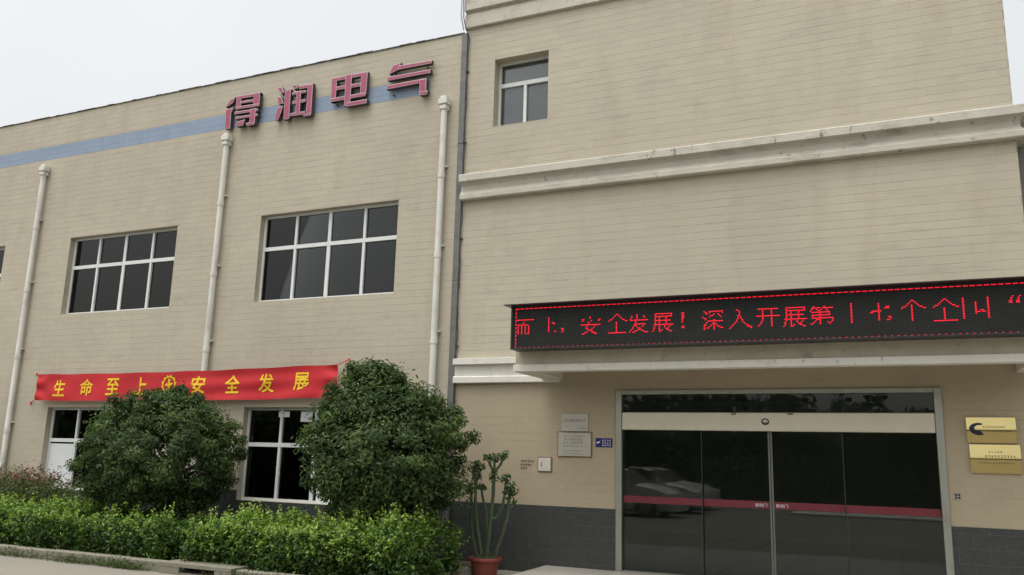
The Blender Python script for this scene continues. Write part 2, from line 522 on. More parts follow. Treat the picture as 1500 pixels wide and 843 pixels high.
def lay_tiles(rects, name, mat, parent, n_parts, yf, yb, view=None, joint=None):
    """the n nearest tiles as objects of their own, the rest as one part"""
    rects = sorted(rects, key=lambda t: ((t[0] + t[1]) / 2 if view is None else (t[0] + t[1]) / 2 - view[0]) ** 2 + ((t[2] + t[3]) / 2 - (1.65 if view is None else view[1])) ** 2)
    shared = {}
    for (x0, x1, z0, z1) in rects[:n_parts]:
        key = (round(x1 - x0, 3), round(z1 - z0, 3), random.randrange(4))
        if key not in shared:
            b = MB(); w, h = (x1 - x0) / 2, (z1 - z0) / 2
            tile_geo(b, -w, w, -h, h, yf, yb, joint=joint)
            me = b.mesh(name, fix=False); me.materials.append(mat); shared[key] = me
        o = link(name, shared[key], mat, parent)
        o.location = o.location + Vector(((x0 + x1) / 2, 0, (z0 + z1) / 2))
    if rects[n_parts:]:
        b = MB()
        for t in rects[n_parts:]: tile_geo(b, *t, yf, yb, joint=joint)
        o = link(name + "s", b.mesh(name + "s", fix=False), mat, parent)
        o["kind"] = "stuff"


def mortar_bed(x0, x1, holes, parent):
    rl = [(x0, x1, 0.0, 0.968)]
    for h in holes: rl = subtract(rl, h)
    b = MB()
    for (a, c, d, e) in rl: b.box(a, c, YF - 0.0065, YF + 0.0015, d, e)
    b.build("mortar_bed", M_mortar, parent)


def make_window(parent, x0, x1, z0, z1, ncol, ztr, yr, fr=0.045, lower_cols=None, name="window", gm=None):
    w = empty(name, (0, 0, 0), parent)
    w.location = -Vector(parent.location) + Vector(((x0 + x1) / 2, yr, z0))
    f = MB(); t = 0.06
    f.box(x0, x0 + fr, yr, yr + t, z0, z1); f.box(x1 - fr, x1, yr, yr + t, z0, z1)
    f.box(x0 + fr, x1 - fr, yr, yr + t, z0, z0 + fr); f.box(x0 + fr, x1 - fr, yr, yr + t, z1 - fr, z1)
    f.box(x0 + fr, x1 - fr, yr - 0.004, yr + t, ztr - 0.036, ztr + 0.036)
    xs = np.linspace(x0, x1, ncol + 1)
    lx = xs if lower_cols is None else np.linspace(x0, x1, lower_cols + 1)
    ux = xs
    for i, xx in enumerate(ux[1:-1]):
        hw = 0.032 if (ncol == 4 and i == 1) else 0.024
        f.box(xx - hw, xx + hw, yr - 0.001, yr + t, ztr + 0.036, z1 - fr)
    for i, xx in enumerate(lx[1:-1]):
        hw = 0.036 if (ncol == 4 and i == 1) else 0.026
        f.box(xx - hw, xx + hw, yr - 0.001, yr + t, z0 + fr, ztr - 0.036)
    f.build("frame", M_pvc, w)
    for cols, a, c in ((ux, ztr + 0.03, z1 - fr + 0.008), (lx, z0 + fr - 0.008, ztr - 0.03)):
        for i in range(len(cols) - 1):
            l0 = cols[i] + (fr - 0.008 if i == 0 else 0.02); r0 = cols[i + 1] - (fr - 0.008 if i == len(cols) - 2 else 0.02)
            yy = yr + 0.025 + (0.012 if i % 2 else 0.0)
            tl = random.uniform(-0.0015, 0.0015)
            MB().box(l0, r0, yy, yy + 0.005, a, c).build("pane", gm or M_glass, w)
    MB().box(x0 - 0.0, x1 + 0.0, yr - 0.085, yr - 0.002, z0 - 0.012, z0 + 0.004).build("sill", M_render, w)
    return w


def sweep(prof, x0, x1, ret=None):
    """moulding: profile of (projection, z) run along the facade, mitred round the right corner when ret is given"""
    b = MB(); n = len(prof)
    rows = [[(x0, YF - p, z) for p, z in prof], [((x1 + p) if ret else x1, YF - p, z) for p, z in prof]]
    if ret: rows.append([(x1 + p, ret, z) for p, z in prof])
    for r in rows: b.v += r
    for k in range(len(rows) - 1):
        for i in range(n - 1):
            a = k * n + i; b.f.append((a, a + 1, a + n + 1, a + n)); b.m.append(0)
    b.f.append(tuple(range(n))); b.m.append(0)
    e = (len(rows) - 1) * n
    b.f.append(tuple(e + i for i in reversed(range(n)))); b.m.append(0)
    return b


# ------------------------------------------------------------------ factory hall (long building)
HX0, HX1 = -26.0, -6.50
hall = empty("factory_hall", (-15, YF, 0))
tag(hall, "long two-storey tan tiled factory hall with a blue stripe and four-column windows", "building")
WIN_UP = [(-21.06, -18.0), (-15.89, -12.83), (-10.72, -7.68)]
hall_holes = [(a, c, 4.365, 6.03) for a, c in WIN_UP] + [(a, c, 0.80, 2.425) for a, c in WIN_UP]
hwall = wall_core(HX0, HX1, 0.0, 8.96, hall_holes, YF + 0.0014, YF + 0.24, "wall", [M_grout, M_render], hall)
STRIPE = (-26.0, -7.15, 7.925, 8.25)
r_all = tile_rects(HX0, HX1, 0.97, 8.96, COURSE, TLEN, hall_holes)
r_plain, r_blue = [], []
for t in r_all:
    rest = subtract([t], STRIPE)
    r_plain += [q for q in rest if q[1] - q[0] > 0.012 and q[3] - q[2] > 0.01]
    ix = (max(t[0], STRIPE[0]), min(t[1], STRIPE[1]), max(t[2], STRIPE[2]), min(t[3], STRIPE[3]))
    if ix[1] - ix[0] > 0.012 and ix[3] - ix[2] > 0.01: r_blue.append(ix)
lay_tiles(r_plain, "tile", M_tile, hwall, 300, YF, YF + 0.003, view=(-8.5, 4.0))
lay_tiles(r_blue, "blue_tile", M_blue, hwall, 250, YF, YF + 0.003, view=(-9, 8.1))
r_dado = tile_rects(HX0, HX1, 0.0, 0.97, 0.178, 0.345, hall_holes)
lay_tiles(r_dado, "dado_stone", M_dado, hwall, 260, YF - 0.010, YF - 0.004, view=(-8, 0.7), joint=0.007)
mortar_bed(HX0, HX1, hall_holes, hwall)
for i, (a, c) in enumerate(WIN_UP):
    make_window(hall, a, c, 4.365, 6.03, 4, 5.39, YF + 0.12)
    wl_ = make_window(hall, a, c, 0.80, 2.425, 4, 1.77, YF + 0.12)
    tag(wl_)
    if i == 1:
        MB().box(a + 0.05, a + 0.72, YF + 0.130, YF + 0.142, 0.84, 1.70).build("white_board", M_curtain, wl_)
    if i == 2:
        MB().box(a + 1.62, a + 2.95, YF + 0.130, YF + 0.142, 0.84, 1.13).build("white_board", M_curtain, wl_)
        MB().box(a + 1.17, a + 1.42, YF + 0.138, YF + 0.141, 2.18, 2.36).build("paper", M_paper, wl_)
        MB().box(a + 0.68, a + 0.92, YF + 0.138, YF + 0.141, 2.26, 2.36).build("paper", M_paper, wl_)
MB().box(HX0, HX1 - 0.001, YF - 0.02, YF + 0.34, 8.962, 8.976).build("coping", M_coping, hall)
# ragged crumbs of roofing felt on the coping
b = MB(); x = -25.5
while x < -6.9:
    w = random.uniform(0.1, 0.7)
    b.box(x, x + w, YF - 0.026, YF + 0.2, 8.97, 8.977 + random.uniform(0.001, 0.010)); x += w + random.uniform(0.02, 0.6)
b.build("roofing_felt", M_coping, hall)["kind"] = "stuff"
# the hall behind the facade
b = MB()
b.quad((HX0, YF + 0.24, 0.02), (HX0, 20, 0.02), (HX1, 20, 0.02), (HX1, YF + 0.24, 0.02))
b.quad((HX0, YF + 0.24, 8.9), (HX1, YF + 0.24, 8.9), (HX1, 20, 8.9), (HX0, 20, 8.9))
b.quad((HX0, 20, 0), (HX1, 20, 0), (HX1, 20, 8.93), (HX0, 20, 8.93))
b.quad((HX0, YF + 0.24, 0), (HX0, 20, 0), (HX0, 20, 8.93), (HX0, YF + 0.24, 8.93))
b.quad((HX1, YF + 0.24, 0), (HX1, 20, 0), (HX1, 20, 8.93), (HX1, YF + 0.24, 8.93))
b.quad((HX0, YF + 0.24, 3.3), (HX0, 20, 3.3), (HX1, 20, 3.3), (HX1, YF + 0.24, 3.3))
b.build("interior_shell", M_interior, hall)
MB().tube([(-25, 12.42, 5.62), (-6.7, 12.42, 5.62)], 0.035).build("streak_tube", M_pipe, hall)  # pale tube added close behind the panes to make a light streak
MB().tube([(-9.9, 12.9, 0.75), (-9.2, 12.9, 1.45)], 0.025).build("leaning_pole", M_steel, hall)

# ------------------------------------------------------------------ office block
TX0, TX1 = -6.44, 1.66
tower = empty("office_block", (-2.4, YF, 0))
tag(tower, "taller tan tiled office block with white cornices and glass entrance under a canopy", "building")
DOOR = (-3.72, 0.57, 0.12, 2.67)
TWIN = (-5.89, -4.90, 7.13, 8.35)
holes = [DOOR, TWIN]
twall = wall_core(TX0, TX1, 0.0, 9.03, holes, YF + 0.0014, YF + 0.26, "wall", [M_grout, M_render], tower)
cover = [(TX0, TX1, 5.88, 6.28), (TX0, -4.6, 2.82, 3.18)]
r_t = tile_rects(TX0, TX1, 0.97, 9.03, COURSE, TLEN, holes + cover)
lay_tiles([t for t in r_t if t[2] >= 3.0], "tile", M_tile, twall, 300, YF, YF + 0.003, view=(-3.0, 5.0))
lay_tiles([t for t in r_t if t[2] < 3.0], "shaded_tile", M_tile_shaded, twall, 300, YF, YF + 0.003, view=(-3.6, 2.0), joint=0.0045)
lay_tiles(tile_rects(TX0, TX1, 0.0, 0.97, 0.178, 0.345, holes), "dado_stone", M_dado, twall, 260, YF - 0.010, YF - 0.004, view=(-4, 0.6), joint=0.007)
mortar_bed(TX0, TX1, holes, twall)
# return wall on the right and the roof slab behind
b = MB(); b.box(TX1 - 0.24, TX1 - 0.002, YF + 0.262, 22, 0, 9.03); b.box(TX0, TX0 + 0.24, YF + 0.262, 22, 0, 9.03)
b.build("side_wall", M_render, tower)
make_window(tower, *TWIN, 1, 7.93, YF + 0.19, fr=0.04, lower_cols=2, gm=M_clear)
MB().box(TWIN[0] - 0.05, TWIN[1] + 0.05, YF + 0.275, YF + 0.285, 7.0, 8.45).build("blind", surf("grey_blind", (0.40, 0.40, 0.39), 0.9, 0.05, 2), tower)
# mouldings
PC = [(-0.005, 5.86), (0.09, 5.86), (0.105, 5.875), (0.105, 5.95), (0.085, 5.965), (0.055, 6.02), (0.055, 6.10), (0.08, 6.15), (0.16, 6.165), (0.16, 6.275), (0.15, 6.29), (-0.005, 6.32)]
sweep(PC, TX0 + 0.02, TX1, 16).build("cornice", M_trim, tower)
PS = [(-0.005, 2.80), (0.075, 2.80), (0.085, 2.81), (0.085, 2.895), (0.07, 2.91), (0.04, 2.915), (0.04, 3.095), (0.11, 3.10), (0.11, 3.19), (-0.005, 3.21)]
sweep(PS, TX0 + 0.02, -4.60).build("string_course", M_canopy_white, tower)
PP = [(-0.005, 9.02), (0.05, 9.02), (0.06, 9.03), (0.06, 9.27), (0.03, 9.29), (0.03, 9.325), (0.10, 9.34), (0.10, 9.95), (0.0, 10.0), (-0.3, 10.0), (-0.3, 9.02)]
sweep(PP, TX0 - 0.03, TX1, 16).build("parapet", M_trim, tower)
MB().box(TX0, TX1, YF + 0.27, 22, 8.9, 9.0).build("roof", M_coping, tower)
# lobby
b = MB()
LX0, LX1, LY = -5.6, 1.4, 19.0
b.quad((LX0, LY, 0.1), (LX1, LY, 0.1), (LX1, LY, 3.05), (LX0, LY, 3.05))
b.quad((LX0, YF + 0.26, 0.1), (LX0, LY, 0.1), (LX0, LY, 3.05), (LX0, YF + 0.26, 3.05))
b.quad((LX1, YF + 0.26, 0.1), (LX1, LY, 0.1), (LX1, LY, 3.05), (LX1, YF + 0.26, 3.05))
b.quad((LX0, YF + 0.26, 3.0), (LX0, LY, 3.0), (LX1, LY, 3.0), (LX1, YF + 0.26, 3.0))
b.build("lobby_wall", M_lobby, tower)
b = MB(); MB().box(LX0, LX1, YF + 0.02, LY, 0.03, 0.108).build("lobby_floor_bed", M_black, tower)
for i in range(9):
    for j in range(9):
        b.box(LX0 + i * 0.8 + 0.008, min(LX1, LX0 + (i + 1) * 0.8 - 0.008), YF + 0.03 + j * 0.77, YF + 0.03 + (j + 1) * 0.77 - 0.016, 0.11, 0.118)
o = b.build("lobby_floor", M_lobbyfloor, tower); o["kind"] = "stuff"

# sliding glass entrance
door = empty("entrance_door", (0, 0, 0), tower); door.location = Vector((-1.57, YF, 0.12)) - Vector(tower.location)
f = MB()
f.box(DOOR[0], DOOR[0] + 0.09, YF - 0.03, YF + 0.12, 0.121, 2.67)
f.box(DOOR[1] - 0.09, DOOR[1], YF - 0.03, YF + 0.12, 0.121, 2.67)
f.box(DOOR[0] + 0.09, DOOR[1] - 0.09, YF - 0.028, YF + 0.12, 2.61, 2.67)
f.box(DOOR[0] + 0.09, DOOR[1] - 0.09, YF + 0.0, YF + 0.11, 0.121, 0.135)
f.build("frame", M_steel, door, bevel=0.004)
hd = MB().box(DOOR[0] + 0.092, DOOR[1] - 0.092, YF - 0.02, YF + 0.14, 2.10, 2.35).build("header_cover", M_header, door, bevel=0.01)
# emblem and sensor knobs on the header
b = MB(); seg = 28; cx, cz = -1.60, 2.225
for k in range(seg):
    a0, a1 = 2 * math.pi * k / seg, 2 * math.pi * (k + 1) / seg
    P_ = lambda r, a, y: (cx + r * math.cos(a) * 1.15, y, cz + r * math.sin(a))
    b.quad(P_(0.030, a0, YF - 0.027), P_(0.030, a1, YF - 0.027), P_(0.045, a1, YF - 0.027), P_(0.045, a0, YF - 0.027))
    b.quad(P_(0.045, a0, YF - 0.027), P_(0.045, a1, YF - 0.027), P_(0.045, a1, YF - 0.019), P_(0.045, a0, YF - 0.019))
    b.quad(P_(0.030, a1, YF - 0.027), P_(0.030, a0, YF - 0.027), P_(0.030, a0, YF - 0.019), P_(0.030, a1, YF - 0.019))
b.box(cx - 0.04, cx + 0.04, YF - 0.026, YF - 0.0195, cz - 0.024, cz - 0.010)
b.build("emblem", M_ink_black, door)
for sx in (-2.02, -1.27):
    MB().box(sx - 0.035, sx + 0.035, YF - 0.032, YF - 0.0195, 2.318, 2.342).build("sensor", M_ink_grey, door, bevel=0.004)
# glass leaves
YG = YF + 0.045
for i, (a, c, dy) in enumerate([(-3.63, -2.48, 0.0), (-2.51, -1.565, 0.035), (-1.555, -0.61, 0.035), (-0.64, 0.48, 0.0)]):
    p = MB().box(a, c, YG + dy, YG + dy + 0.01, 0.136, 2.10).build("pane", M_doorglass, door)
    MB().box(a + 0.012, c - 0.012, YG + dy - 0.002, YG + dy - 0.0008, 1.07, 1.165).build("red_stripe", M_red, door)
    if i in (1, 2):
        e0 = c - 0.022 if i == 1 else a
        MB().box(e0, e0 + 0.022, YG + dy - 0.008, YG + dy + 0.018, 0.137, 2.10).build("edge_rail", M_rail, door)
    else:
        e0 = c - 0.014 if i == 0 else a
        MB().box(e0, e0 + 0.014, YG + dy - 0.004, YG + dy + 0.014, 0.137, 2.10).build("edge_rail", M_black, door)
for a, c in ((-3.63, -2.51), (-2.505, -1.57), (-1.565, -0.62), (-0.615, 0.48)):
    MB().box(a, c, YG, YG + 0.01, 2.35, 2.61).build("transom_pane", M_doorglass, door)

# canopy
can = empty("canopy", (0, 0, 0), tower); can.location = Vector((-1.57, 11.4, 2.85)) - Vector(tower.location)
CX0, CX1, CY = -4.87, 1.73, 10.82
MB().box(CX0 + 0.03, CX1 - 0.03, CY + 0.02, CY + 0.17, 2.852, 3.16).build("fascia", M_fascia, can)
MB().box(CX0, CX1, CY, CY + 0.19, 2.848, 2.945).build("band", M_canopy_white, can, bevel=0.006)
for a, c in ((CX0, CX0 + 0.31), (CX1 - 0.31, CX1)):
    MB().box(a, c, CY + 0.191, YF - 0.002, 2.848, 3.06).build("beam", M_canopy_white, can, bevel=0.005)
MB().box(CX0 + 0.03, CX1 - 0.03, CY + 0.172, YF - 0.002, 3.062, 3.155).build("slab", M_fascia, can)
# stains pegs under the fascia edge
# ------------------------------------------------------------------ neighbouring low wing at the right edge
wing = empty("low_wing", (4, 12.4, 0))
tag(wing, "grey rendered low wing just past the office block's far corner", "building")
MB().box(1.665, 9.0, 12.3, 20, 0, 5.9).build("wall", M_greyrender, wing)
MB().box(1.83, 9.0, 12.2, 20, 5.9, 6.08).build("parapet", M_trim, wing, bevel=0.01)
vp_ = empty("vent_pipe", (1.92, 12.35, 6.08))
tag(vp_, "dark vent pipe standing on the grey low wing's parapet", "pipe")
MB().tube([(1.92, 12.35, 6.08), (1.92, 12.35, 6.38)], 0.045).lathe(1.92, 12.35, [(0.001, 6.44), (0.08, 6.39), (0.08, 6.375), (0.001, 6.375)], 14).build("pipe", M_cable, vp_)

# joint strip between the two buildings, with its cables
js = empty("joint_cover", (-6.47, YF, 0))
tag(js, "weathered grey zinc cover strip over the joint between hall and office block", "cover strip")
z = 0.1; k = 0
while z < 8.95:
    z2 = min(8.95, z + (2.4 if k else 2.0))
    MB().box(-6.535, -6.425, YF - 0.035 - 0.004 * (k % 2), YF + 0.2, z, z2 - 0.004).build("strip", M_strip, js, bevel=0.006)
    z = z2; k += 1
cb = empty("lightning_cable", (-6.42, YF, 0))
tag(cb, "thin dark cable clipped down the grey joint strip from the roof", "cable")
pts = []
for i in range(60):
    zz = 0.3 + i * 8.6 / 59
    pts.append((-6.405 + 0.012 * math.sin(i * 0.9) + 0.008 * math.sin(i * 2.3), YF - 0.032, zz))
pts += [(-6.43, YF - 0.09, 8.98), (-6.47, YF - 0.12, 9.2), (-6.475, YF - 0.14, 9.6), (-6.46, YF - 0.12, 10.02)]
MB().tube(pts, 0.009, 6).build("cable", M_cable, cb)
for zz in (1.6, 3.4, 5.2, 6.9, 8.2):
    MB().box(-6.43, -6.38, YF - 0.045, YF - 0.0, zz, zz + 0.02).build("clip", M_cable, cb)
wr = MB().tube([(-6.50, YF - 0.05, 9.0), (-6.52, YF - 0.13, 9.25), (-6.50, YF - 0.15, 9.6), (-6.52, YF - 0.12, 10.02)], 0.012, 6).build("loose_wire", M_wire)
tag(wr, "pale loose wire dangling from the office block's parapet corner", "wire")

# ------------------------------------------------------------------ downpipes
def downpipe(x, zb, label, elbow):
    t = empty("downpipe", (x, YF - 0.1, zb))
    tag(t, label, "downpipe", "white downpipes on the factory hall")
    yc = YF - 0.085
    pts = [(x, yc, 7.62), (x, yc, zb + 0.12)]
    if elbow: pts += [(x, yc - 0.02, zb + 0.05), (x, yc - 0.07, zb)]
    else: pts += [(x, yc, zb)]
    o = MB().tube(pts, 0.055, 14).build("pipe", M_pipe, t); smooth_by_angle(o, 50)
    h = MB()
    h.box(x - 0.09, x + 0.09, YF - 0.17, YF - 0.005, 7.62, 7.73)
    h.box(x - 0.06, x + 0.06, YF - 0.15, YF - 0.006, 7.732, 7.78)
    h.box(x - 0.067, x + 0.067, YF - 0.155, YF - 0.01, 7.53, 7.618)
    h.build("hopper", M_pipe, t, bevel=0.012)
    for zz in (1.9, 3.45, 4.9, 6.3):
        if zz > zb + 0.2:
            o = MB().tube([(x, yc, zz), (x, yc, zz + 0.09)], 0.063, 14).build("coupling", M_pipe, t); smooth_by_angle(o, 50)
            MB().box(x - 0.085, x + 0.085, YF - 0.06, YF - 0.004, zz + 0.2, zz + 0.225).build("bracket", M_pipe, t)
downpipe(-16.93, 1.18, "white downpipe nearest the picture's left edge, ending above the shrubs", True)
downpipe(-11.68, 0.15, "white downpipe passing behind the red banner between the two large windows", False)
downpipe(-6.80, 0.15, "white downpipe beside the grey joint strip near the office block", False)

# ------------------------------------------------------------------ lettering helper (built-in font with CJK glyphs)
def text_polys(body, size, bold=0.0):
    cu = bpy.data.curves.new("lettering", 'FONT')
    cu.body = body; cu.size = size; cu.offset = bold; cu.resolution_u = 3
    cu.align_x = 'CENTER'; cu.align_y = 'CENTER'
    o = bpy.data.objects.new("lettering", cu)
    COL.objects.link(o)
    dg = bpy.context.evaluated_depsgraph_get()
    me = bpy.data.meshes.new_from_object(o.evaluated_get(dg))
    bpy.data.objects.remove(o); bpy.data.curves.remove(cu)
    vs = np.array([v.co[:] for v in me.vertices]).reshape(-1, 3)
    fs = [tuple(p.vertices) for p in me.polygons]
    bpy.data.meshes.remove(me)
    if len(vs):                                   # centre on the inked box
        vs[:, 0] -= (vs[:, 0].min() + vs[:, 0].max()) / 2; vs[:, 1] -= (vs[:, 1].min() + vs[:, 1].max()) / 2
    return vs, fs


def text_into(b, body, cx, cz, y, w, h, bold=0.0, yfun=None, mi=0):
    """flat print: the text stretched to w x h, centred at (cx, cz) on the plane y"""
    vs, fs = text_polys(body, 1.0, bold)
    if not len(vs): return
    sx = w / max(1e-4, np.ptp(vs[:, 0])); sz = h / max(1e-4, np.ptp(vs[:, 1]))
    n = len(b.v)
    for p in vs:
        X, Z = cx + p[0] * sx, cz + p[1] * sz
        b.v.append((X, (yfun(X, Z) if yfun else y), Z))
    for q in fs:
        b.f.append(tuple(n + i for i in q)); b.m.append(mi)


# ------------------------------------------------------------------ sign characters on the hall
SIGN = {
 'de': [[(-11.79,8.36),(-11.67,8.50),(-11.55,8.53),(-11.61,8.41),(-11.77,8.34)],
 [(-11.74,7.88),(-11.77,8.30),(-11.57,8.30),(-11.62,8.20),(-11.61,7.87)],
 [(-11.52,8.53),(-11.40,8.53),(-11.38,8.27),(-11.50,8.27)], [(-11.08,8.52),(-10.92,8.52),(-10.92,8.28),(-11.07,8.28)],
 [(-11.52,8.535),(-10.92,8.525),(-10.92,8.46),(-11.51,8.47)], [(-11.39,8.41),(-11.07,8.40),(-11.07,8.35),(-11.38,8.36)],
 [(-11.50,8.31),(-10.91,8.29),(-10.92,8.235),(-11.50,8.25)], [(-11.52,8.205),(-10.94,8.19),(-10.94,8.135),(-11.52,8.15)],
 [(-11.48,8.09),(-10.93,8.08),(-10.93,8.03),(-11.48,8.04)], [(-11.12,8.20),(-10.98,8.20),(-10.98,7.88),(-11.11,7.89)],
 [(-11.20,7.92),(-10.98,7.92),(-10.99,7.86),(-11.17,7.86)], [(-11.44,7.90),(-11.41,7.98),(-11.22,8.00),(-11.27,7.88),(-11.43,7.88)]],
 'run': [[(-10.52,8.55),(-10.41,8.56),(-10.33,8.43),(-10.41,8.42)], [(-10.50,8.38),(-10.39,8.34),(-10.32,8.20),(-10.44,8.20)],
 [(-10.51,7.89),(-10.46,8.14),(-10.33,8.15),(-10.37,8.01),(-10.43,7.87)], [(-10.31,8.47),(-10.17,8.47),(-10.16,7.86),(-10.29,7.86)],
 [(-10.15,8.53),(-10.06,8.55),(-10.00,8.46),(-10.10,8.45)], [(-9.97,8.50),(-9.65,8.50),(-9.65,8.43),(-9.96,8.43)],
 [(-9.77,8.48),(-9.65,8.48),(-9.64,7.88),(-9.76,7.87)], [(-9.83,7.90),(-9.64,7.90),(-9.65,7.85),(-9.81,7.85)],
 [(-10.12,8.39),(-9.79,8.38),(-9.79,8.33),(-10.12,8.33)], [(-10.10,8.20),(-9.79,8.20),(-9.79,8.14),(-10.10,8.14)],
 [(-10.13,7.96),(-9.78,7.95),(-9.78,7.89),(-10.13,7.90)], [(-10.01,8.38),(-9.91,8.38),(-9.90,7.93),(-10.00,7.93)]],
 'dian': [[(-9.23,8.52),(-9.11,8.52),(-9.11,8.05),(-9.22,8.05)], [(-8.57,8.52),(-8.43,8.53),(-8.44,8.08),(-8.57,8.06)],
 [(-9.23,8.53),(-8.44,8.53),(-8.44,8.46),(-9.23,8.46)], [(-9.11,8.34),(-8.56,8.33),(-8.56,8.26),(-9.11,8.27)],
 [(-9.21,8.12),(-8.45,8.12),(-8.45,8.05),(-9.21,8.05)], [(-8.91,8.54),(-8.77,8.54),(-8.77,7.92),(-8.90,7.92)],
 [(-8.86,7.98),(-8.40,7.98),(-8.41,7.90),(-8.85,7.90)]],
 'qi': [[(-7.97,8.40),(-7.89,8.56),(-7.72,8.58),(-7.78,8.45),(-7.96,8.39)], [(-7.78,8.53),(-7.08,8.51),(-7.09,8.45),(-7.77,8.45)],
 [(-8.00,8.34),(-7.10,8.34),(-7.10,8.27),(-7.99,8.27)], [(-7.99,8.18),(-7.17,8.18),(-7.18,8.11),(-8.00,8.10)],
 [(-7.31,8.17),(-7.17,8.18),(-7.17,7.91),(-7.30,7.90)], [(-7.30,7.94),(-7.13,7.94),(-7.15,7.87),(-7.29,7.87)]]}
SIGN_LABEL = {'de': "faded pink raised sign character of many strokes above the middle downpipe",
              'run': "faded pink raised sign character with three slanted drops, second in the row",
              'dian': "faded pink raised boxy sign character with a long central upright, third in the row",
              'qi': "faded pink raised sign character of three long bars, last in the row"}


def inset_poly(poly, d):
    """shrink a convex polygon by d"""
    P = [Vector((a, b)) for a, b in poly]; k = len(P)
    area = sum(P[i].x * P[(i + 1) % k].y - P[(i + 1) % k].x * P[i].y for i in range(k))
    sgn = 1 if area > 0 else -1
    out = []
    for i in range(k):
        a, b_, c = P[i - 1], P[i], P[(i + 1) % k]
        n1 = Vector((-(b_ - a).y, (b_ - a).x)).normalized() * sgn; n2 = Vector((-(c - b_).y, (c - b_).x)).normalized() * sgn
        bis = n1 + n2
        bis = bis / max(0.25, bis.length_squared) * 2 if bis.length > 1e-6 else n1
        q = b_ + bis * d
        out.append((q.x, q.y))
    return out


for key, strokes in SIGN.items():
    xs = [p[0] for s in strokes for p in s]
    t = empty("sign_character", ((min(xs) + max(xs)) / 2, YF - 0.1, 7.86))
    tag(t, SIGN_LABEL[key], "sign letter", "raised characters on the factory hall")
    for i, s in enumerate(strokes):
        yf = YF - 0.105 - 0.0025 * i
        b = MB(); k = len(s); ins = inset_poly(s, 0.012)
        b.v += [(x, yf, z) for x, z in s] + [(x, yf - 0.004, z) for x, z in ins] + [(x, YF - 0.03, z) for x, z in s]
        b.f.append(tuple(k + j for j in range(k))); b.m.append(0)
        for j in range(k):
            q = (j + 1) % k
            b.f.append((j, q, k + q, k + j)); b.m.append(1)
            b.f.append((j, 2 * k + j, 2 * k + q, q)); b.m.append(2)
        b.f.append(tuple(2 * k + j for j in reversed(range(k)))); b.m.append(2)
        b.build("stroke", [M_pink, M_lettertrim, M_letterside], t)
    # stand-off pins into the wall
    for zz in (8.0, 8.42):
        for xx in (min(xs) + 0.12, max(xs) - 0.12):
            MB().box(xx - 0.01, xx + 0.01, YF - 0.06, YF + 0.002, zz - 0.01, zz + 0.01).build("pin", M_cable, t)

# ------------------------------------------------------------------ red banner
ban = empty("banner", (-12.3, YF - 0.17, 2.57))
tag(ban, "red cloth banner with yellow Chinese characters tied across the hall above the lower windows", "banner")
BTL, BBL, BTR, BBR = (-16.07, 3.087), (-16.13, 2.554), (-8.61, 3.142), (-8.60, 2.578)


def ban_y(X, Z):
    u = (X + 16.1) / 7.5; v = (Z - 2.56) / 0.57
    w = 0.012 * math.sin(X * 2.1 + Z * 3.0) + 0.006 * math.sin(X * 5.3 - Z * 7.0 + 1.0)
    # tension folds running in from the tied corners
    for cu, cv, s in ((0.0, 1.0, -1), (1.0, 1.0, 1), (0.0, 0.0, 1), (1.0, 0.0, -1)):
        d = abs(u - cu) * 7.5
        w += 0.012 * math.exp(-d / 0.8) * math.sin((v - cv) * 9 / (0.6 + d) + d * 1.3)
    w += 0.010 * math.sin((v * 5.5 - X * 0.35) * 2.2) * math.exp(-((u - 0.72) / 0.25) ** 2)
    return YF - 0.17 - w


b = MB(); NX, NZ = 220, 16
for i in range(NX + 1):
    u = i / NX
    top = (BTL[0] + (BTR[0] - BTL[0]) * u, BTL[1] + (BTR[1] - BTL[1]) * u - 0.035 * math.sin(math.pi * u) + 0.006 * math.sin(u * 37))
    bot = (BBL[0] + (BBR[0] - BBL[0]) * u, BBL[1] + (BBR[1] - BBL[1]) * u - 0.03 * math.sin(math.pi * u) + 0.005 * math.sin(u * 29 + 1))
    for j in range(NZ + 1):
        v = j / NZ; X = bot[0] + (top[0] - bot[0]) * v; Z = bot[1] + (top[1] - bot[1]) * v
        b.v.append((X, ban_y(X, Z), Z))
for i in range(NX):
    for j in range(NZ):
        a = i * (NZ + 1) + j; b.f.append((a, a + NZ + 1, a + NZ + 2, a + 1)); b.m.append(0)
b.build("cloth", M_banner, ban, smooth=True)
CH = [("生", -15.39, 2.80), ("命", -14.63, 2.81), ("至", -13.91, 2.815), ("上", -13.16, 2.82), ("安", -11.70, 2.825), ("全", -10.90, 2.83), ("发", -10.12, 2.84), ("展", -9.34, 2.85)]
for ch, cx, cz in CH:
    b = MB(); text_into(b, ch, cx, cz, 0, 0.345, 0.33, 0.016, yfun=lambda X, Z: ban_y(X, Z) - 0.007)
    if b.v: link("printed_character", b.mesh("printed_character", fix=False), M_yellow, ban)
# round emblem: ring, inner cross and a lower bar
b = MB(); cx, cz = -12.42, 2.835
def ring(b, r0, r1, n=32, a0=0, a1=2 * math.pi):
    for k in range(n):
        q0, q1 = a0 + (a1 - a0) * k / n, a0 + (a1 - a0) * (k + 1) / n
        pts = [(r0, q0), (r1, q0), (r1, q1), (r0, q1)]
        vv = [(cx + r * math.cos(a), 0, cz + r * math.sin(a)) for r, a in pts]
        b.quad(*[(x, ban_y(x, z) - 0.007, z) for x, _, z in vv])
ring(b, 0.135, 0.165)
for (x0, x1, z0, z1) in ((-0.025, 0.025, -0.12, 0.11), (-0.085, -0.025, -0.02, 0.03), (0.025, 0.085, -0.02, 0.03), (-0.06, -0.025, -0.10, -0.075), (0.025, 0.06, -0.10, -0.075)):
    b.quad(*[(cx + x, ban_y(cx + x, cz + z) - 0.007, cz + z) for x, z in ((x0, z0), (x1, z0), (x1, z1), (x0, z1))])
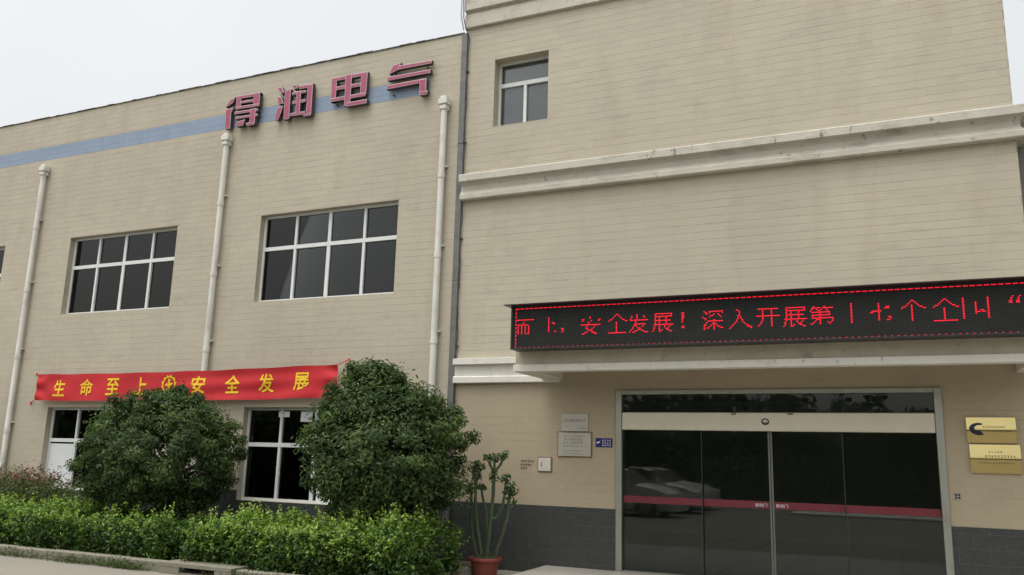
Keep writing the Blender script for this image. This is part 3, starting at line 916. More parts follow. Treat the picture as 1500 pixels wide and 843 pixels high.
for k in range(12):
    an = 2 * math.pi * (k + 0.5) / 12
    u = Vector((math.cos(an), math.sin(an))); w = Vector((-u.y, u.x)) * 0.018
    q = [u * 0.165 + w, u * 0.165 - w, u * 0.185 - w, u * 0.185 + w]
    b.quad(*[(cx + p.x, ban_y(cx + p.x, cz + p.y) - 0.007, cz + p.y) for p in q])
link("printed_emblem", b.mesh("printed_emblem", fix=False), M_yellow, ban)
for p, q in (((BTL[0] + 0.02, YF - 0.17, BTL[1] - 0.01), (-16.36, YF - 0.01, 3.13)), ((BBL[0] + 0.02, YF - 0.17, BBL[1] + 0.01), (-16.42, YF - 0.01, 2.53)),
             ((BTR[0] - 0.02, YF - 0.17, BTR[1] - 0.01), (-8.50, YF - 0.01, 3.25)), ((BBR[0] - 0.02, YF - 0.17, BBR[1] + 0.01), (-8.42, YF - 0.01, 2.52))):
    mid = tuple((a + c) / 2 + (0, 0, -0.01)[i] for i, (a, c) in enumerate(zip(p, q)))
    MB().tube([p, mid, q], 0.008, 6).tube([q, (q[0] + 0.03, q[1] - 0.03, q[2] - 0.06)], [0.018, 0.006], 6).build("tie", M_banner, ban)

# ------------------------------------------------------------------ LED message board
led = empty("led_display", (-1.57, 10.68, 3.12))
tag(led, "long black LED message board with lit red characters on top of the entrance canopy", "LED sign")
LDX0, LDX1, LY0, LY1, LZ0, LZ1 = -4.80, 1.66, 10.55, 10.815, 3.125, 3.728
b = MB()
b.box(LDX0, LDX1, LY0 + 0.012, LY1, LZ0, LZ1)
b.build("housing", M_black, led, bevel=0.004)
b = MB()
b.box(LDX0, LDX1, LY0, LY0 + 0.0115, LZ0, LZ0 + 0.022); b.box(LDX0, LDX1, LY0, LY0 + 0.0115, LZ1 - 0.030, LZ1)
b.box(LDX0, LDX0 + 0.022, LY0, LY0 + 0.0115, LZ0 + 0.022, LZ1 - 0.03); b.box(LDX1 - 0.022, LDX1, LY0, LY0 + 0.0115, LZ0 + 0.022, LZ1 - 0.03)
b.build("bezel", M_black, led)
MB().box(LDX0 - 0.06, LDX1 + 0.03, LY0 - 0.13, LY1 + 0.06, LZ1 + 0.001, LZ1 + 0.012).build("top_cover", M_black, led)
x = LDX0 + 0.023
while x < LDX1 - 0.05:
    x2 = min(x + 0.32, LDX1 - 0.023)
    MB().box(x + 0.0006, x2 - 0.0006, LY0 + 0.006, LY0 + 0.0118, LZ0 + 0.0225, LZ1 - 0.0305).build("module", M_screen, led)
    x = x2

PITCH = 0.0175
GL = {
'er': """
################
................
.......#........
......#.........
..#########.....
..#..#..#..#....
..#..#..#..#....
..#..#..#..#....
..#..#..#..#....
..#..#..#..#....
..#..#..#..#....
..#..#..#.##....""",
'shang': """
......#.........
......#.........
......#.........
......#.........
......#..##.....
......#...##....
......#.........
......#.........
......#.........
......#.........
......#.........
......#....##...""",
'comma': """
.##
.##
..#
.#.""",
'an': """
.......#........
.......#........
.##...........##
.#......#.....#.
......#.........
......#.........
################
.....#.....#....
....#.....#.....
....##...#......
......###.......
.....#..##......
...##....###....
.##........##...""",
'quan': """
.......##.......
......#..#......
.....#....#.....
....#......#....
..##........##..
.#............##
.......#........
.......#........
.......#........
.......#........
.......#........
.......#........
.......#........
.......#........
.##############.""",
'fa': """
......#.........
..#...#....#....
..#...#.....#...
.#....#.........
.##############.
.....#..........
.....#..........
....#########...
....##.....#....
...#..#...#.....
...#...##.......
..#....###......
.#...##...##....
#..##.......###.""",
'zhan': """
..#############.
..#...........#.
..#############.
..#..#....#.....
..#..#....#.....
..############..
..#..#....#.....
..#..#....#.....
.###############
..#..#...#...#..
.#...#...#..#...
.#...#....##....
.#...#.#...##...
#....##......##.""",
'bang': """
.##
.##
.##
.##
.##
.#.
.#.
.#.
...
...
.##
.##""",
'shen': """
.#...##########.
..##.#........#.
...#....#..#....
......##....#...
#....#.......#..
.##.............
..#.....#.......
....###########.
...#....#.......
..#....###......
.##...#.#.#.....
.#...#..#..##...
.#.##...#....##.
.#......#.......""",
'ru': """
.....##.........
.......#........
.......#........
.......#........
......##........
......#.#.......
......#.#.......
.....#...#......
.....#...#......
....#.....#.....
...#.......#....
..#.........##..
.#...........###
#..............#""",
'kai': """
.##############.
....#.....#.....
....#.....#.....
....#.....#.....
....#.....#.....
################
....#.....#.....
....#.....#.....
....#.....#.....
...#......#.....
...#......#.....
..#.......#.....
.#........#.....""",
'di': """
..#......#......
.######.#######.
.#..#..#..#.....
#....##....#....
.############...
......#.....#...
.############...
.#....#.........
.##############.
....###.......#.
...#..#.......#.
..#...#....#.#..
##....#.....#...""",
'shi': """
.#
.#
.#
.#
.#
.#
.#
.#
.#
.#
.#
.#
.#
.#""",
'qi': """
.....#..........
.....#..........
.....#....##....
.....#...###....
.....#..........
.######.........
##...#..........
.....#..........
.....#..........
.....#.....##...
.....#......#...
.....#....##....""",
'ge': """
.......##.......
......#..#......
.....#....#.....
....#..#...#....
..##...#....##..
.#.....#......##
.......#........
.......#........
.......#........
.......#........
.......#........
.......#........
.......#........
.......#........""",
'guo': """
#.............#.
#.............#.
#.............#.
#......#......#.
#......#......#.
#......#......#.
#......#......#.
#......#......#.
#......#..##..#.
#......###.##.#.
#......#......#.
#.............#.
#.............#.
#.............#.""",
'quote': """
..#...#.
.#...#..
.#...#..
##..##..
##..##.."""}
ROWTOP = 3.69


def dots():
    lit = set()
    x0 = -4.722
    ncol = int((1.60 - x0) / PITCH)
    def put(key, xc, rowoff=0):
        rows = GL[key].strip("\n").split("\n")
        w = max(len(r) for r in rows)
        c0 = int(round((xc - x0) / PITCH - w / 2)); r0 = 8 + rowoff
        for r, row in enumerate(rows):
            for c, chx in enumerate(row):
                if chx == '#': lit.add((c0 + c, r0 + r))
    for key, xc, ro in (('er', -4.585, 1), ('shang', -4.20, 0), ('comma', -4.03, 9), ('an', -3.62, 1), ('quan', -3.26, 0), ('fa', -2.95, 1), ('zhan', -2.64, 1),
                        ('bang', -2.39, 1), ('shen', -2.0, 1), ('ru', -1.66, 1), ('kai', -1.33, 1), ('zhan', -1.02, 1), ('di', -0.70, 1), ('shi', -0.39, 0),
                        ('qi', -0.03, 1), ('ge', 0.28, 0), ('quan', 0.61, 0), ('guo', 0.936, 0), ('quote', 1.32, 0)):
        put(key, xc, ro)
    for c in range(ncol):
        if c % 4 in (0, 1, 2): lit.add((c, 0))
        if c % 4 == 0: lit.add((c, 31))
    for r in range(32):
        if r % 3 != 2: lit.add((0, r))
    return x0, ncol, lit


x0d, ncol, lit = dots()
b = MB(); r_ = 0.0098; yd = LY0 + 0.0015
for (c, r) in sorted(lit):
    cx, cz = x0d + c * PITCH, ROWTOP - r * PITCH
    n = len(b.v)
    for k in range(6):
        an = math.pi / 3 * k
        b.v.append((cx + r_ * math.cos(an), yd + 0.002, cz + r_ * 0.62 * math.sin(an)))
    for k in range(6):
        an = math.pi / 3 * k
        b.v.append((cx + r_ * 0.75 * math.cos(an), yd, cz + r_ * 0.47 * math.sin(an)))
    for k in range(6):
        q = (k + 1) % 6
        b.f.append((n + k, n + q, n + 6 + q, n + 6 + k)); b.m.append(0)
    b.f.append(tuple(n + 6 + k for k in range(6))); b.m.append(0)
o = link("lit_dots", b.mesh("lit_dots"), M_led, led); o["kind"] = "stuff"
b = MB()
for c in range(ncol):
    for r in range(32):
        if (c, r) in lit: continue
        cx, cz = x0d + c * PITCH, ROWTOP - r * PITCH; s = 0.0045
        b.quad((cx - s, LY0 + 0.0045, cz - s), (cx + s, LY0 + 0.0045, cz - s), (cx + s, LY0 + 0.0045, cz + s), (cx - s, LY0 + 0.0045, cz + s))
o = link("unlit_dots", b.mesh("unlit_dots", fix=False), M_ledoff, led); o["kind"] = "stuff"

# ------------------------------------------------------------------ plaques and small fittings on the office block
def scrawl(b, x0, x1, z0, z1, n, y, seed, fill=0.75):
    """a line of small worn characters too blurred to read: short crossing strokes in n cells"""
    rs = random.Random(seed); cw = (x1 - x0) / n; h = z1 - z0
    for i in range(n):
        a = x0 + i * cw + cw * (1 - fill) / 2; c = a + cw * fill
        t = h * 0.13
        for k in range(rs.choice((2, 3, 3))):
            zz = z0 + h * (0.1 + 0.38 * k) ; s = rs.uniform(0, 0.25) * (c - a)
            b.box(a + s, c - rs.uniform(0, 0.2) * (c - a), y, y + 0.0008, zz, zz + t)
        for k in range(rs.choice((1, 2))):
            xx = a + (c - a) * rs.uniform(0.15, 0.75)
            b.box(xx, xx + t * 0.9, y - 0.0004 - 0.0002 * k, y + 0.0008, z0 + h * rs.uniform(0, 0.2), z1)


def plaque(name, label, cat, x0, x1, z0, z1, mat, y=YF - 0.02, th=0.018, group=None):
    t = empty(name, ((x0 + x1) / 2, y, z0)); tag(t, label, cat, group)
    MB().box(x0, x1, y, y + th, z0, z1).build("plate", mat, t, bevel=0.004)
    return t


t = plaque("plaque", "upper silver plaque with one engraved line, beside the entrance door", "plaque", -4.575, -4.145, 2.065, 2.33, M_silver)
b = MB(); scrawl(b, -4.54, -4.18, 2.205, 2.245, 9, YF - 0.0215, 3); scrawl(b, -4.33, -4.18, 2.10, 2.118, 6, YF - 0.0215, 4); b.build("engraving", M_ink_grey, t)["kind"] = "stuff"
t = plaque("plaque", "larger lower silver plaque densely engraved, left of the small blue sign", "plaque", -4.615, -4.10, 1.70, 2.045, M_silver, y=YF - 0.03, th=0.028)
MB().box(-4.63, -4.085, YF - 0.012, YF - 0.001, 1.685, 2.06).build("backing", M_rust, t)
b = MB()
for k, (a, c, zz, hh, n) in enumerate([(-4.54, -4.18, 1.985, 0.018, 12), (-4.52, -4.22, 1.93, 0.036, 7), (-4.54, -4.22, 1.88, 0.034, 7), (-4.54, -4.22, 1.838, 0.02, 11), (-4.54, -4.21, 1.77, 0.022, 12), (-4.54, -4.21, 1.728, 0.02, 13)]):
    scrawl(b, a, c, zz, zz + hh, n, YF - 0.0315, 20 + k)
b.build("engraving", M_ink_grey, t)["kind"] = "stuff"
t = plaque("small_sign", "small navy blue sign with white pictogram and text next to the door frame", "sign", -4.03, -3.775, 1.84, 1.972, M_navy, y=YF - 0.012, th=0.010)
b = MB()
b.prism_xz([(-4.015, 1.898), (-3.992, 1.893), (-3.968, 1.912), (-3.955, 1.938), (-3.974, 1.922), (-4.012, 1.915)], YF - 0.0145, YF - 0.0115)
b.build("pictogram", M_ink_white, t)
b = MB()
for k, (zz, hh) in enumerate([(1.925, 0.024), (1.891, 0.022), (1.857, 0.022)]):
    scrawl(b, -3.935, -3.79, zz, zz + hh, 4 if k < 2 else 6, YF - 0.0135, 40 + k)
b.build("lettering", M_ink_white, t)["kind"] = "stuff"
# stencilled notice and meter box
o = MB()
for k, (zz, hh, n, x1) in enumerate([(1.595, 0.032, 6, -5.01), (1.54, 0.032, 5, -5.05), (1.49, 0.032, 3, -5.12)]):
    scrawl(o, -5.235, x1, zz, zz + hh, n, YF - 0.0035, 60 + k, 0.85)
o = o.build("stencilled_notice", M_ink_black)
tag(o, "three short lines of black stencilled characters on the tiles beside the small box", "lettering")
t = empty("meter_box", (-4.83, YF, 1.46)); tag(t, "small off-white rust-edged box set in the wall left of the silver plaques", "box")
MB().box(-4.945, -4.715, YF - 0.012, YF + 0.006, 1.455, 1.68).build("frame", M_rust, t, bevel=0.003)
lid = MB().box(-4.933, -4.735, YF - 0.022, YF - 0.0125, 1.472, 1.665).build("lid", M_boxwhite, t, bevel=0.004)
MB().box(-4.886, -4.878, YF - 0.028, YF - 0.0222, 1.545, 1.60).build("latch", M_ink_black, t)
t = empty("wall_switch", (0.665, YF, 1.29)); tag(t, "tiny square bronze switch plate on the tiles below the brass plaques", "switch")
MB().box(0.625, 0.705, YF - 0.010, YF + 0.003, 1.29, 1.37).build("plate", M_silver, t, bevel=0.004)
b = MB()
for dx in (0, 0.034):
    for dz in (0, 0.034): b.box(0.636 + dx, 0.662 + dx, YF - 0.013, YF - 0.0102, 1.301 + dz, 1.327 + dz)
b.build("key", M_ink_black, t)["kind"] = "stuff"


def brass_y(z, z0, z1):
    # upper half leans back, lower half leans in, with a soft bend across the middle
    h = (z1 - z0) / 2; v = (z - (z0 + z1) / 2)
    up_, dn = math.tan(R(9)), math.tan(R(7)); w = 0.022
    if v > w: d = up_ * (v - w / 2)
    elif v < -w: d = dn * (-v - w / 2)
    else: d = (up_ if v > 0 else dn) * v * v / (2 * w)
    return YF - 0.050 + d - 0.0015


def brass(label, x0, x1, z0, z1):
    """slightly domed polished plate"""
    t = empty("brass_plaque", ((x0 + x1) / 2, YF - 0.02, z0)); tag(t, label, "plaque", "brass plaques right of the door")
    n = 24; b = MB()
    for i in range(n + 1):
        v = -1 + 2 * i / n
        zz = z0 + (z1 - z0) * i / n; yb = brass_y(zz, z0, z1) + 0.0015
        b.v += [(x0, yb, zz), (x1, yb, zz)]
    for i in range(n):
        b.f.append((2 * i, 2 * i + 1, 2 * i + 3, 2 * i + 2)); b.m.append(0)
    b.box(x0 + 0.001, x1 - 0.001, YF - 0.024, YF - 0.001, z0 + 0.001, z1 - 0.001)
    o = link("plate", b.mesh("plate"), M_gold, t); smooth_by_angle(o, 30)
    return t


t = brass("upper brass plaque bearing a dark curved letter-like logo", 0.82, 1.355, 1.985, 2.295)
b = MB(); cx, cz = 0.955, 2.16
for k in range(22):                               # the swoosh logo: an open ring, thick at the foot
    a0, a1 = R(62 + k * 232 / 22), R(62 + (k + 1) * 232 / 22)
    w0, w1 = 0.012 + 0.020 * k / 22, 0.012 + 0.020 * (k + 1) / 22
    q = [((0.058 - w0) , a0), (0.058 + w0, a0), (0.058 + w1, a1), (0.058 - w1, a1)]
    vv = [(cx + 1.35 * r * math.cos(a), cz + 0.95 * r * math.sin(a)) for r, a in q]
    b.quad(*[(x, brass_y(z, 1.985, 2.295) - 0.001, z) for x, z in vv])
b.build("logo", surf("blue_black_enamel", (0.014, 0.014, 0.035), 0.4, 0.1, 8), t)
b = MB(); scrawl(b, 0.99, 1.24, 2.165, 2.19, 9, brass_y(2.178, 1.985, 2.295) - 0.001, 81); scrawl(b, 1.03, 1.30, 2.115, 2.14, 10, brass_y(2.12, 1.985, 2.295) - 0.001, 82)
b.build("lettering", M_ink_black, t)["kind"] = "stuff"
t = brass("lower brass plaque with small engraved text lines and no logo", 0.835, 1.38, 1.62, 1.965)
b = MB(); scrawl(b, 1.03, 1.19, 1.865, 1.885, 5, brass_y(1.88, 1.62, 1.965) - 0.001, 83); scrawl(b, 0.99, 1.33, 1.81, 1.838, 10, brass_y(1.824, 1.62, 1.965) - 0.001, 84)
scrawl(b, 0.91, 1.31, 1.735, 1.752, 13, brass_y(1.75, 1.62, 1.965) - 0.002, 85)
b.build("lettering", M_ink_black, t)["kind"] = "stuff"
# white words on the red door stripe
for cx, body in ((-1.70, "自动门"), (-1.43, "自动门")):
    b = MB(); text_into(b, body, cx, 1.115, YG + 0.035 - 0.0035, 0.15, 0.045, 0.0)
    if b.v: link("door_lettering", b.mesh("door_lettering", fix=False), M_ink_white, door)

# ------------------------------------------------------------------ foliage
def leaf_mesh(name, pos, nrm, size, tint, width=0.42, fold=0.25, seed=1):
    """one folded leaf (two quads) for each position; nrm is the direction a leaf's face looks at"""
    g = np.random.default_rng(seed); N = len(pos)
    nrm = nrm / np.maximum(1e-6, np.linalg.norm(nrm, axis=1))[:, None]
    a = g.normal(size=(N, 3)); a -= nrm * (a * nrm).sum(1)[:, None]; a /= np.linalg.norm(a, axis=1)[:, None]
    w = np.cross(nrm, a)
    L = size[:, None]
    base = pos - a * L * 0.5; tip = pos + a * L * 0.5 - nrm * L * 0.12; mid = pos + nrm * L * 0.0
    lft = pos + w * L * width * 0.5 + nrm * L * fold * 0.4; rgt = pos - w * L * width * 0.5 + nrm * L * fold * 0.4
    V = np.stack([base, lft, tip, rgt], axis=1).reshape(-1, 3)
    me = bpy.data.meshes.new(name)
    me.vertices.add(4 * N); me.vertices.foreach_set("co", V.ravel().astype(np.float32))
    idx = (np.arange(N) * 4)[:, None] + np.array([0, 1, 2, 0, 2, 3])[None]
    me.loops.add(6 * N); me.loops.foreach_set("vertex_index", idx.ravel().astype(np.int32))
    me.polygons.add(2 * N)
    me.polygons.foreach_set("loop_start", (np.arange(2 * N) * 3).astype(np.int32))
    me.polygons.foreach_set("loop_total", np.full(2 * N, 3, np.int32))
    at = me.attributes.new("tint", 'FLOAT', 'FACE')
    at.data.foreach_set("value", np.repeat(np.clip(tint, 0, 1), 2).astype(np.float32))
    me.update(calc_edges=True)
    return me


def unit(n, g):
    v = g.normal(size=(n, 3)); return v / np.linalg.norm(v, axis=1)[:, None]


def crown(name, parent, c, rad, n_clump, per, size, mat, seed, clump_r=0.2, flat_bottom=0.0, lump=0.30, young=0.12, shell=0.55):
    g = np.random.default_rng(seed)
    d = unit(n_clump, g)
    d[:, 2] = np.where(d[:, 2] < -0.85, -d[:, 2] * 0.5, d[:, 2])
    d /= np.linalg.norm(d, axis=1)[:, None]
    # a few broad bulges make the outline uneven
    bul = unit(18, g); amp = g.uniform(-lump, lump * 0.8, 18)
    k = 1 + (np.exp(9 * (d @ bul.T - 1)) * amp).sum(1)
    rr = k * (shell + (1 - shell) * g.uniform(0, 1, n_clump) ** 0.45)
    dome = 1.07 - 0.36 * np.clip(d[:, 2], 0, 1) ** 1.3 - 0.45 * np.clip(-d[:, 2] - 0.25, 0, 1)
    cc = np.array(c) + d * np.array(rad) * rr[:, None] * 0.93 * np.stack([dome, dome, np.ones_like(dome)], 1)
    cr = clump_r * g.uniform(0.5, 1.55, n_clump)
    sprig = g.uniform(size=n_clump) < 0.16          # small twigs poking out of the outline
    cc[sprig] = np.array(c) + (cc[sprig] - np.array(c)) * (1.10 / np.maximum(0.6, rr[sprig] / k[sprig]))[:, None]
    cr[sprig] = clump_r * 0.55
    ci = np.repeat(np.arange(n_clump), per)
    off = g.normal(size=(len(ci), 3)) * 0.55
    ln = np.linalg.norm(off, axis=1); off /= np.maximum(1, ln / 1.15)[:, None]
    pos = cc[ci] + off * cr[ci][:, None] * np.array([1, 1, 0.8])
    outw = (pos - np.array(c)) / np.array(rad)
    nrm = outw * 0.8 + off * 0.5 + g.normal(size=pos.shape) * 0.65 + np.array([0, 0, 0.55])
    ctint = g.uniform(0.0, 0.75, n_clump)
    tint = ctint[ci] + g.normal(size=len(ci)) * 0.15 + (g.uniform(size=len(ci)) < young) * 0.45
    keep = pos[:, 1] < YF - 0.06
    sz = size * g.uniform(0.65, 1.25, len(ci))
    me = leaf_mesh(name, pos[keep], nrm[keep], sz[keep], tint[keep], seed=seed + 1)
    return link(name, me, mat, parent), cc


def small_tree(label, c, rad, base, seed, n_clump, per, group):
    t = empty("small_tree", base); tag(t, label, "tree", group)
    o, cc = crown("crown", t, c, rad, n_clump, per, 0.072, M_leaf_tree, seed, clump_r=0.20)
    o["kind"] = "stuff"
    g = random.Random(seed)
    b = MB()
    for k in range(3):
        a = g.uniform(0, 6.28); q = 0.09
        p0 = Vector(base) + Vector((q * math.cos(a), q * math.sin(a), 0)); p2 = Vector(c) + Vector((0.35 * math.cos(a), 0.3 * math.sin(a), -0.3))
        p1 = (p0 + p2) / 2 + Vector((g.uniform(-.08, .08), g.uniform(-.08, .08), 0))
        b.tube([p0, p1, p2], [0.05, 0.04, 0.025], 8)
        for i in range(7):
            q_ = Vector(cc[g.randrange(len(cc))]); b.tube([p2, (p2 + q_) / 2 + Vector((0, 0, 0.05)), q_], [0.02, 0.013, 0.006], 5)
    o = b.build("trunk", M_bark, t); smooth_by_angle(o, 60)
    return t


small_tree("rounded dark green tree nearer the middle downpipe, covering part of the banner's text", (-11.06, 10.45, 1.50), (1.09, 1.15, 1.12), (-11.05, 10.5, 0.08), 31, 360, 150, "clipped trees in the planter")
small_tree("larger rounded dark green tree in front of the grey joint strip", (-6.70, 10.45, 1.67), (1.03, 1.12, 1.12), (-6.20, 10.75, 0.08), 57, 400, 150, "clipped trees in the planter")
small_tree("dark green tree mostly cut off by the picture's left edge", (-18.6, 10.6, 1.7), (1.55, 1.3, 1.0), (-18.6, 10.6, 0.08), 77, 150, 80, "clipped trees in the planter")


def hedge(label, x0, x1, y0, y1, ztop, seed, n, shoots, profile=None, endround=0.3, group="hedges behind the kerb"):
    t = empty("hedge", ((x0 + x1) / 2, (y0 + y1) / 2, 0.08)); tag(t, label, "hedge", group)
    g = np.random.default_rng(seed)
    def top(X, Y):
        h = ztop + 0.07 * np.sin(X * 2.3 + seed) + 0.06 * np.sin(X * 5.1 + 1.3 * seed) + 0.04 * np.sin(X * 11 + Y * 7)
        if profile is not None: h = h + profile(X)
        e = np.minimum(X - x0, x1 - X); h = h - 0.22 * np.exp(-np.maximum(e, 0) / 0.12)
        fy = np.minimum(Y - y0, 1); h = h - 0.20 * np.exp(-np.maximum(fy, 0) / 0.10)
        return h
    # clumps close under the outer surface
    nc = int(n / 42)
    u = g.uniform(size=nc)
    X = g.uniform(x0, x1, nc); Y = g.uniform(y0, y1, nc); Z = np.zeros(nc)
    face = g.uniform(size=nc)
    ft, ff = face < 0.42, (face >= 0.42) & (face < 0.86)
    T = top(X, Y)
    Z[ft] = T[ft] - g.uniform(0, 0.10, ft.sum())
    Y[ff] = y0 + 0.05 + g.uniform(-0.03, 0.14, ff.sum()) + 0.05 * np.sin(X[ff] * 3.1 + seed)
    T = top(X, Y)
    Z[ff] = 0.13 + (T[ff] - 0.13) * g.uniform(0, 1, ff.sum())
    fe = face >= 0.86
    X[fe] = np.where(g.uniform(size=fe.sum()) < 0.5, x0, x1) + g.uniform(-0.1, 0.1, fe.sum()); T = top(np.clip(X, x0, x1), Y)
    Z[fe] = 0.13 + (T[fe] - 0.13) * g.uniform(0, 1, fe.sum())
    bottom_in = (Z < 0.35) & ff
    Y[bottom_in] += 0.06
    ci = np.repeat(np.arange(nc), 42); N = len(ci)
    off = g.normal(size=(N, 3)) * 0.06
    pos = np.stack([X[ci], Y[ci], Z[ci]], 1) + off
    pos[:, 2] = np.maximum(pos[:, 2], 0.10)
    base_n = np.zeros((N, 3)); base_n[:, 2] = 0.7 + 0.3 * ft[ci]; base_n[:, 1] = -0.6 * ff[ci]
    nrm = base_n + g.normal(size=(N, 3)) * 0.6
    patch = 0.5 + 0.5 * np.sin(X * 3.7 + 1.7 * np.sin(Z * 6 + seed)) * np.sin(Z * 7.3 + X * 1.9 + Y * 2.1)
    ct = g.uniform(0.0, 0.30, nc) + 0.22 * patch
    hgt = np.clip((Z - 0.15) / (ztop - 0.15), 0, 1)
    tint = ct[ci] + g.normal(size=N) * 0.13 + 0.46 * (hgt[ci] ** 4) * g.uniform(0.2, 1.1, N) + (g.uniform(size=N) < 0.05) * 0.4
    size = 0.062 * g.uniform(0.6, 1.3, N)
    # young shoots standing up out of the top
    sx = g.uniform(x0 + 0.05, x1 - 0.05, shoots); sy = g.uniform(y0, y1, shoots) * 0.5 + y0 * 0.5; sl = g.uniform(0.06, 0.27, shoots); st = top(sx, sy)
    lean = g.normal(size=(shoots, 2)) * 0.25
    per = 14; si = np.repeat(np.arange(shoots), per); f = np.tile(np.linspace(0, 1, per), shoots)
    sp = np.stack([sx[si] + lean[si, 0] * f * sl[si], sy[si] + lean[si, 1] * f * sl[si] - 0.02, st[si] - 0.06 + f * (sl[si] + 0.05)], 1) + g.normal(size=(len(si), 3)) * 0.014
    sn = np.stack([g.normal(size=len(si)), g.normal(size=len(si)) - 0.4, 0.8 + 0 * f], 1)
    pos = np.concatenate([pos, sp]); nrm = np.concatenate([nrm, sn]); tint = np.concatenate([tint, 0.55 + 0.4 * f + g.normal(size=len(si)) * 0.1]); size = np.concatenate([size, 0.056 * g.uniform(0.6, 1.15, len(si))])
    # and arching out of the front face
    nf = int(shoots * 0.8); sx = g.uniform(x0, x1, nf); sz = 0.2 + (ztop - 0.2) * g.uniform(0, 1, nf) ** 0.45; sl = g.uniform(0.06, 0.16, nf)
    si = np.repeat(np.arange(nf), per); f = np.tile(np.linspace(0, 1, per), nf); lean = g.normal(size=(nf,)) * 0.5
    sp = np.stack([sx[si] + lean[si] * f * sl[si], y0 + 0.03 - f * sl[si] * 0.7, sz[si] + f * sl[si] * 0.9], 1) + g.normal(size=(len(si), 3)) * 0.014
    sn = np.stack([g.normal(size=len(si)) * 0.7, g.normal(size=len(si)) * 0.7 - 0.4, 0.8 + 0 * f], 1)
    pos = np.concatenate([pos, sp]); nrm = np.concatenate([nrm, sn]); tint = np.concatenate([tint, 0.4 + 0.45 * f + g.normal(size=len(si)) * 0.1]); size = np.concatenate([size, 0.056 * g.uniform(0.6, 1.15, len(si))])
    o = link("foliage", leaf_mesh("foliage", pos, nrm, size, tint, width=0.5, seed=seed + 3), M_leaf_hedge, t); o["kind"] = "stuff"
    b = MB(); rs = random.Random(seed); x = x0 + 0.1
    while x < x1 - 0.05:
        yy = rs.uniform(y0 + 0.2, y1 - 0.2)
        for k in range(3):
            b.tube([(x, yy, 0.06), (x + rs.uniform(-.1, .1), yy + rs.uniform(-.12, .12), 0.35), (x + rs.uniform(-.16, .16), yy + rs.uniform(-.2, .2), ztop - 0.12)], [0.014, 0.010, 0.004], 5)
        x += rs.uniform(0.12, 0.22)
    b.build("stems", M_bark, t)["kind"] = "stuff"
    return t


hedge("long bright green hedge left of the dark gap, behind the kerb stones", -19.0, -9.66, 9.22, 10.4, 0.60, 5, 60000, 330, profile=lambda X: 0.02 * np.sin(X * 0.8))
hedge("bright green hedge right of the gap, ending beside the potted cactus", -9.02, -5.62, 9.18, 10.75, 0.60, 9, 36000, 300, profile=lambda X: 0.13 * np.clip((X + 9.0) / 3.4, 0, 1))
# bare stump seen in the gap
t = empty("stump", (-9.45, 9.75, 0.08)); tag(t, "grey bare stump in the dark gap between the two hedges", "stump")
MB().tube([(-9.45, 9.75, 0.06), (-9.43, 9.76, 0.3), (-9.45, 9.78, 0.56)], [0.075, 0.055, 0.045], 10).build("trunk", M_bark, t)

# red-tipped shrub behind the hedge
t = empty("red_tipped_shrub", (-14.1, 10.6, 0.08)); tag(t, "loose shrub with reddish young leaf tips behind the hedge at far left", "shrub")
g = np.random.default_rng(101)
nc = 190; d = unit(nc, g); d[:, 2] = np.abs(d[:, 2]); cc = np.array([-14.25, 10.5, 0.46]) + d * np.array([1.6, 0.6, 0.70]) * g.uniform(0.7, 1, nc)[:, None]
ci = np.repeat(np.arange(nc), 70); pos = cc[ci] + g.normal(size=(len(ci), 3)) * 0.10
hh = np.clip((pos[:, 2] - 0.6) / 0.55, 0, 1)
tint = 0.25 + 0.38 * g.uniform(size=len(ci)) + 0.55 * hh ** 3 * (g.uniform(size=len(ci)) < 0.5)
o = link("foliage", leaf_mesh("foliage", pos, g.normal(size=pos.shape) * 0.6 + [0, -0.3, 0.8], 0.06 * g.uniform(0.6, 1.2, len(ci)), tint, seed=5), M_leaf_red, t); o["kind"] = "stuff"
b = MB(); rs = random.Random(4)
for k in range(16):
    q = cc[rs.randrange(nc)]; b.tube([(-14.15 + rs.uniform(-.3, .3), 10.6, 0.06), ((-14.15 + q[0]) / 2, 10.6, 0.45), tuple(q)], [0.018, 0.012, 0.005], 5)
b.build("branches", M_bark, t)["kind"] = "stuff"

# weeds at the foot of the kerb
g = np.random.default_rng(303); P_, N_, S_, T_ = [], [], [], []
for (cx, cy, s, n) in ((-10.1, 9.0, 0.30, 500), (-10.95, 8.98, 0.26, 350), (-9.75, 8.97, 0.2, 260), (-12.2, 9.0, 0.35, 300), (-8.0, 9.0, 0.25, 300), (-7.2, 8.98, 0.35, 350), (-6.5, 8.98, 0.3, 250)):
    p = np.stack([cx + g.normal(size=n) * s, cy - np.abs(g.normal(size=n)) * 0.05, np.abs(g.normal(size=n)) * 0.055 + 0.012], 1)
    P_.append(p); N_.append(g.normal(size=(n, 3)) + [0, -0.5, 0.6]); S_.append(0.05 * g.uniform(0.5, 1.2, n)); T_.append(g.uniform(size=n))
o = link("weeds", leaf_mesh("weeds", np.concatenate(P_), np.concatenate(N_), np.concatenate(S_), np.concatenate(T_), width=0.3, seed=8), M_leaf_weed)
tag(o, "low green weeds growing along the foot of the kerb", "weeds", kind="stuff")

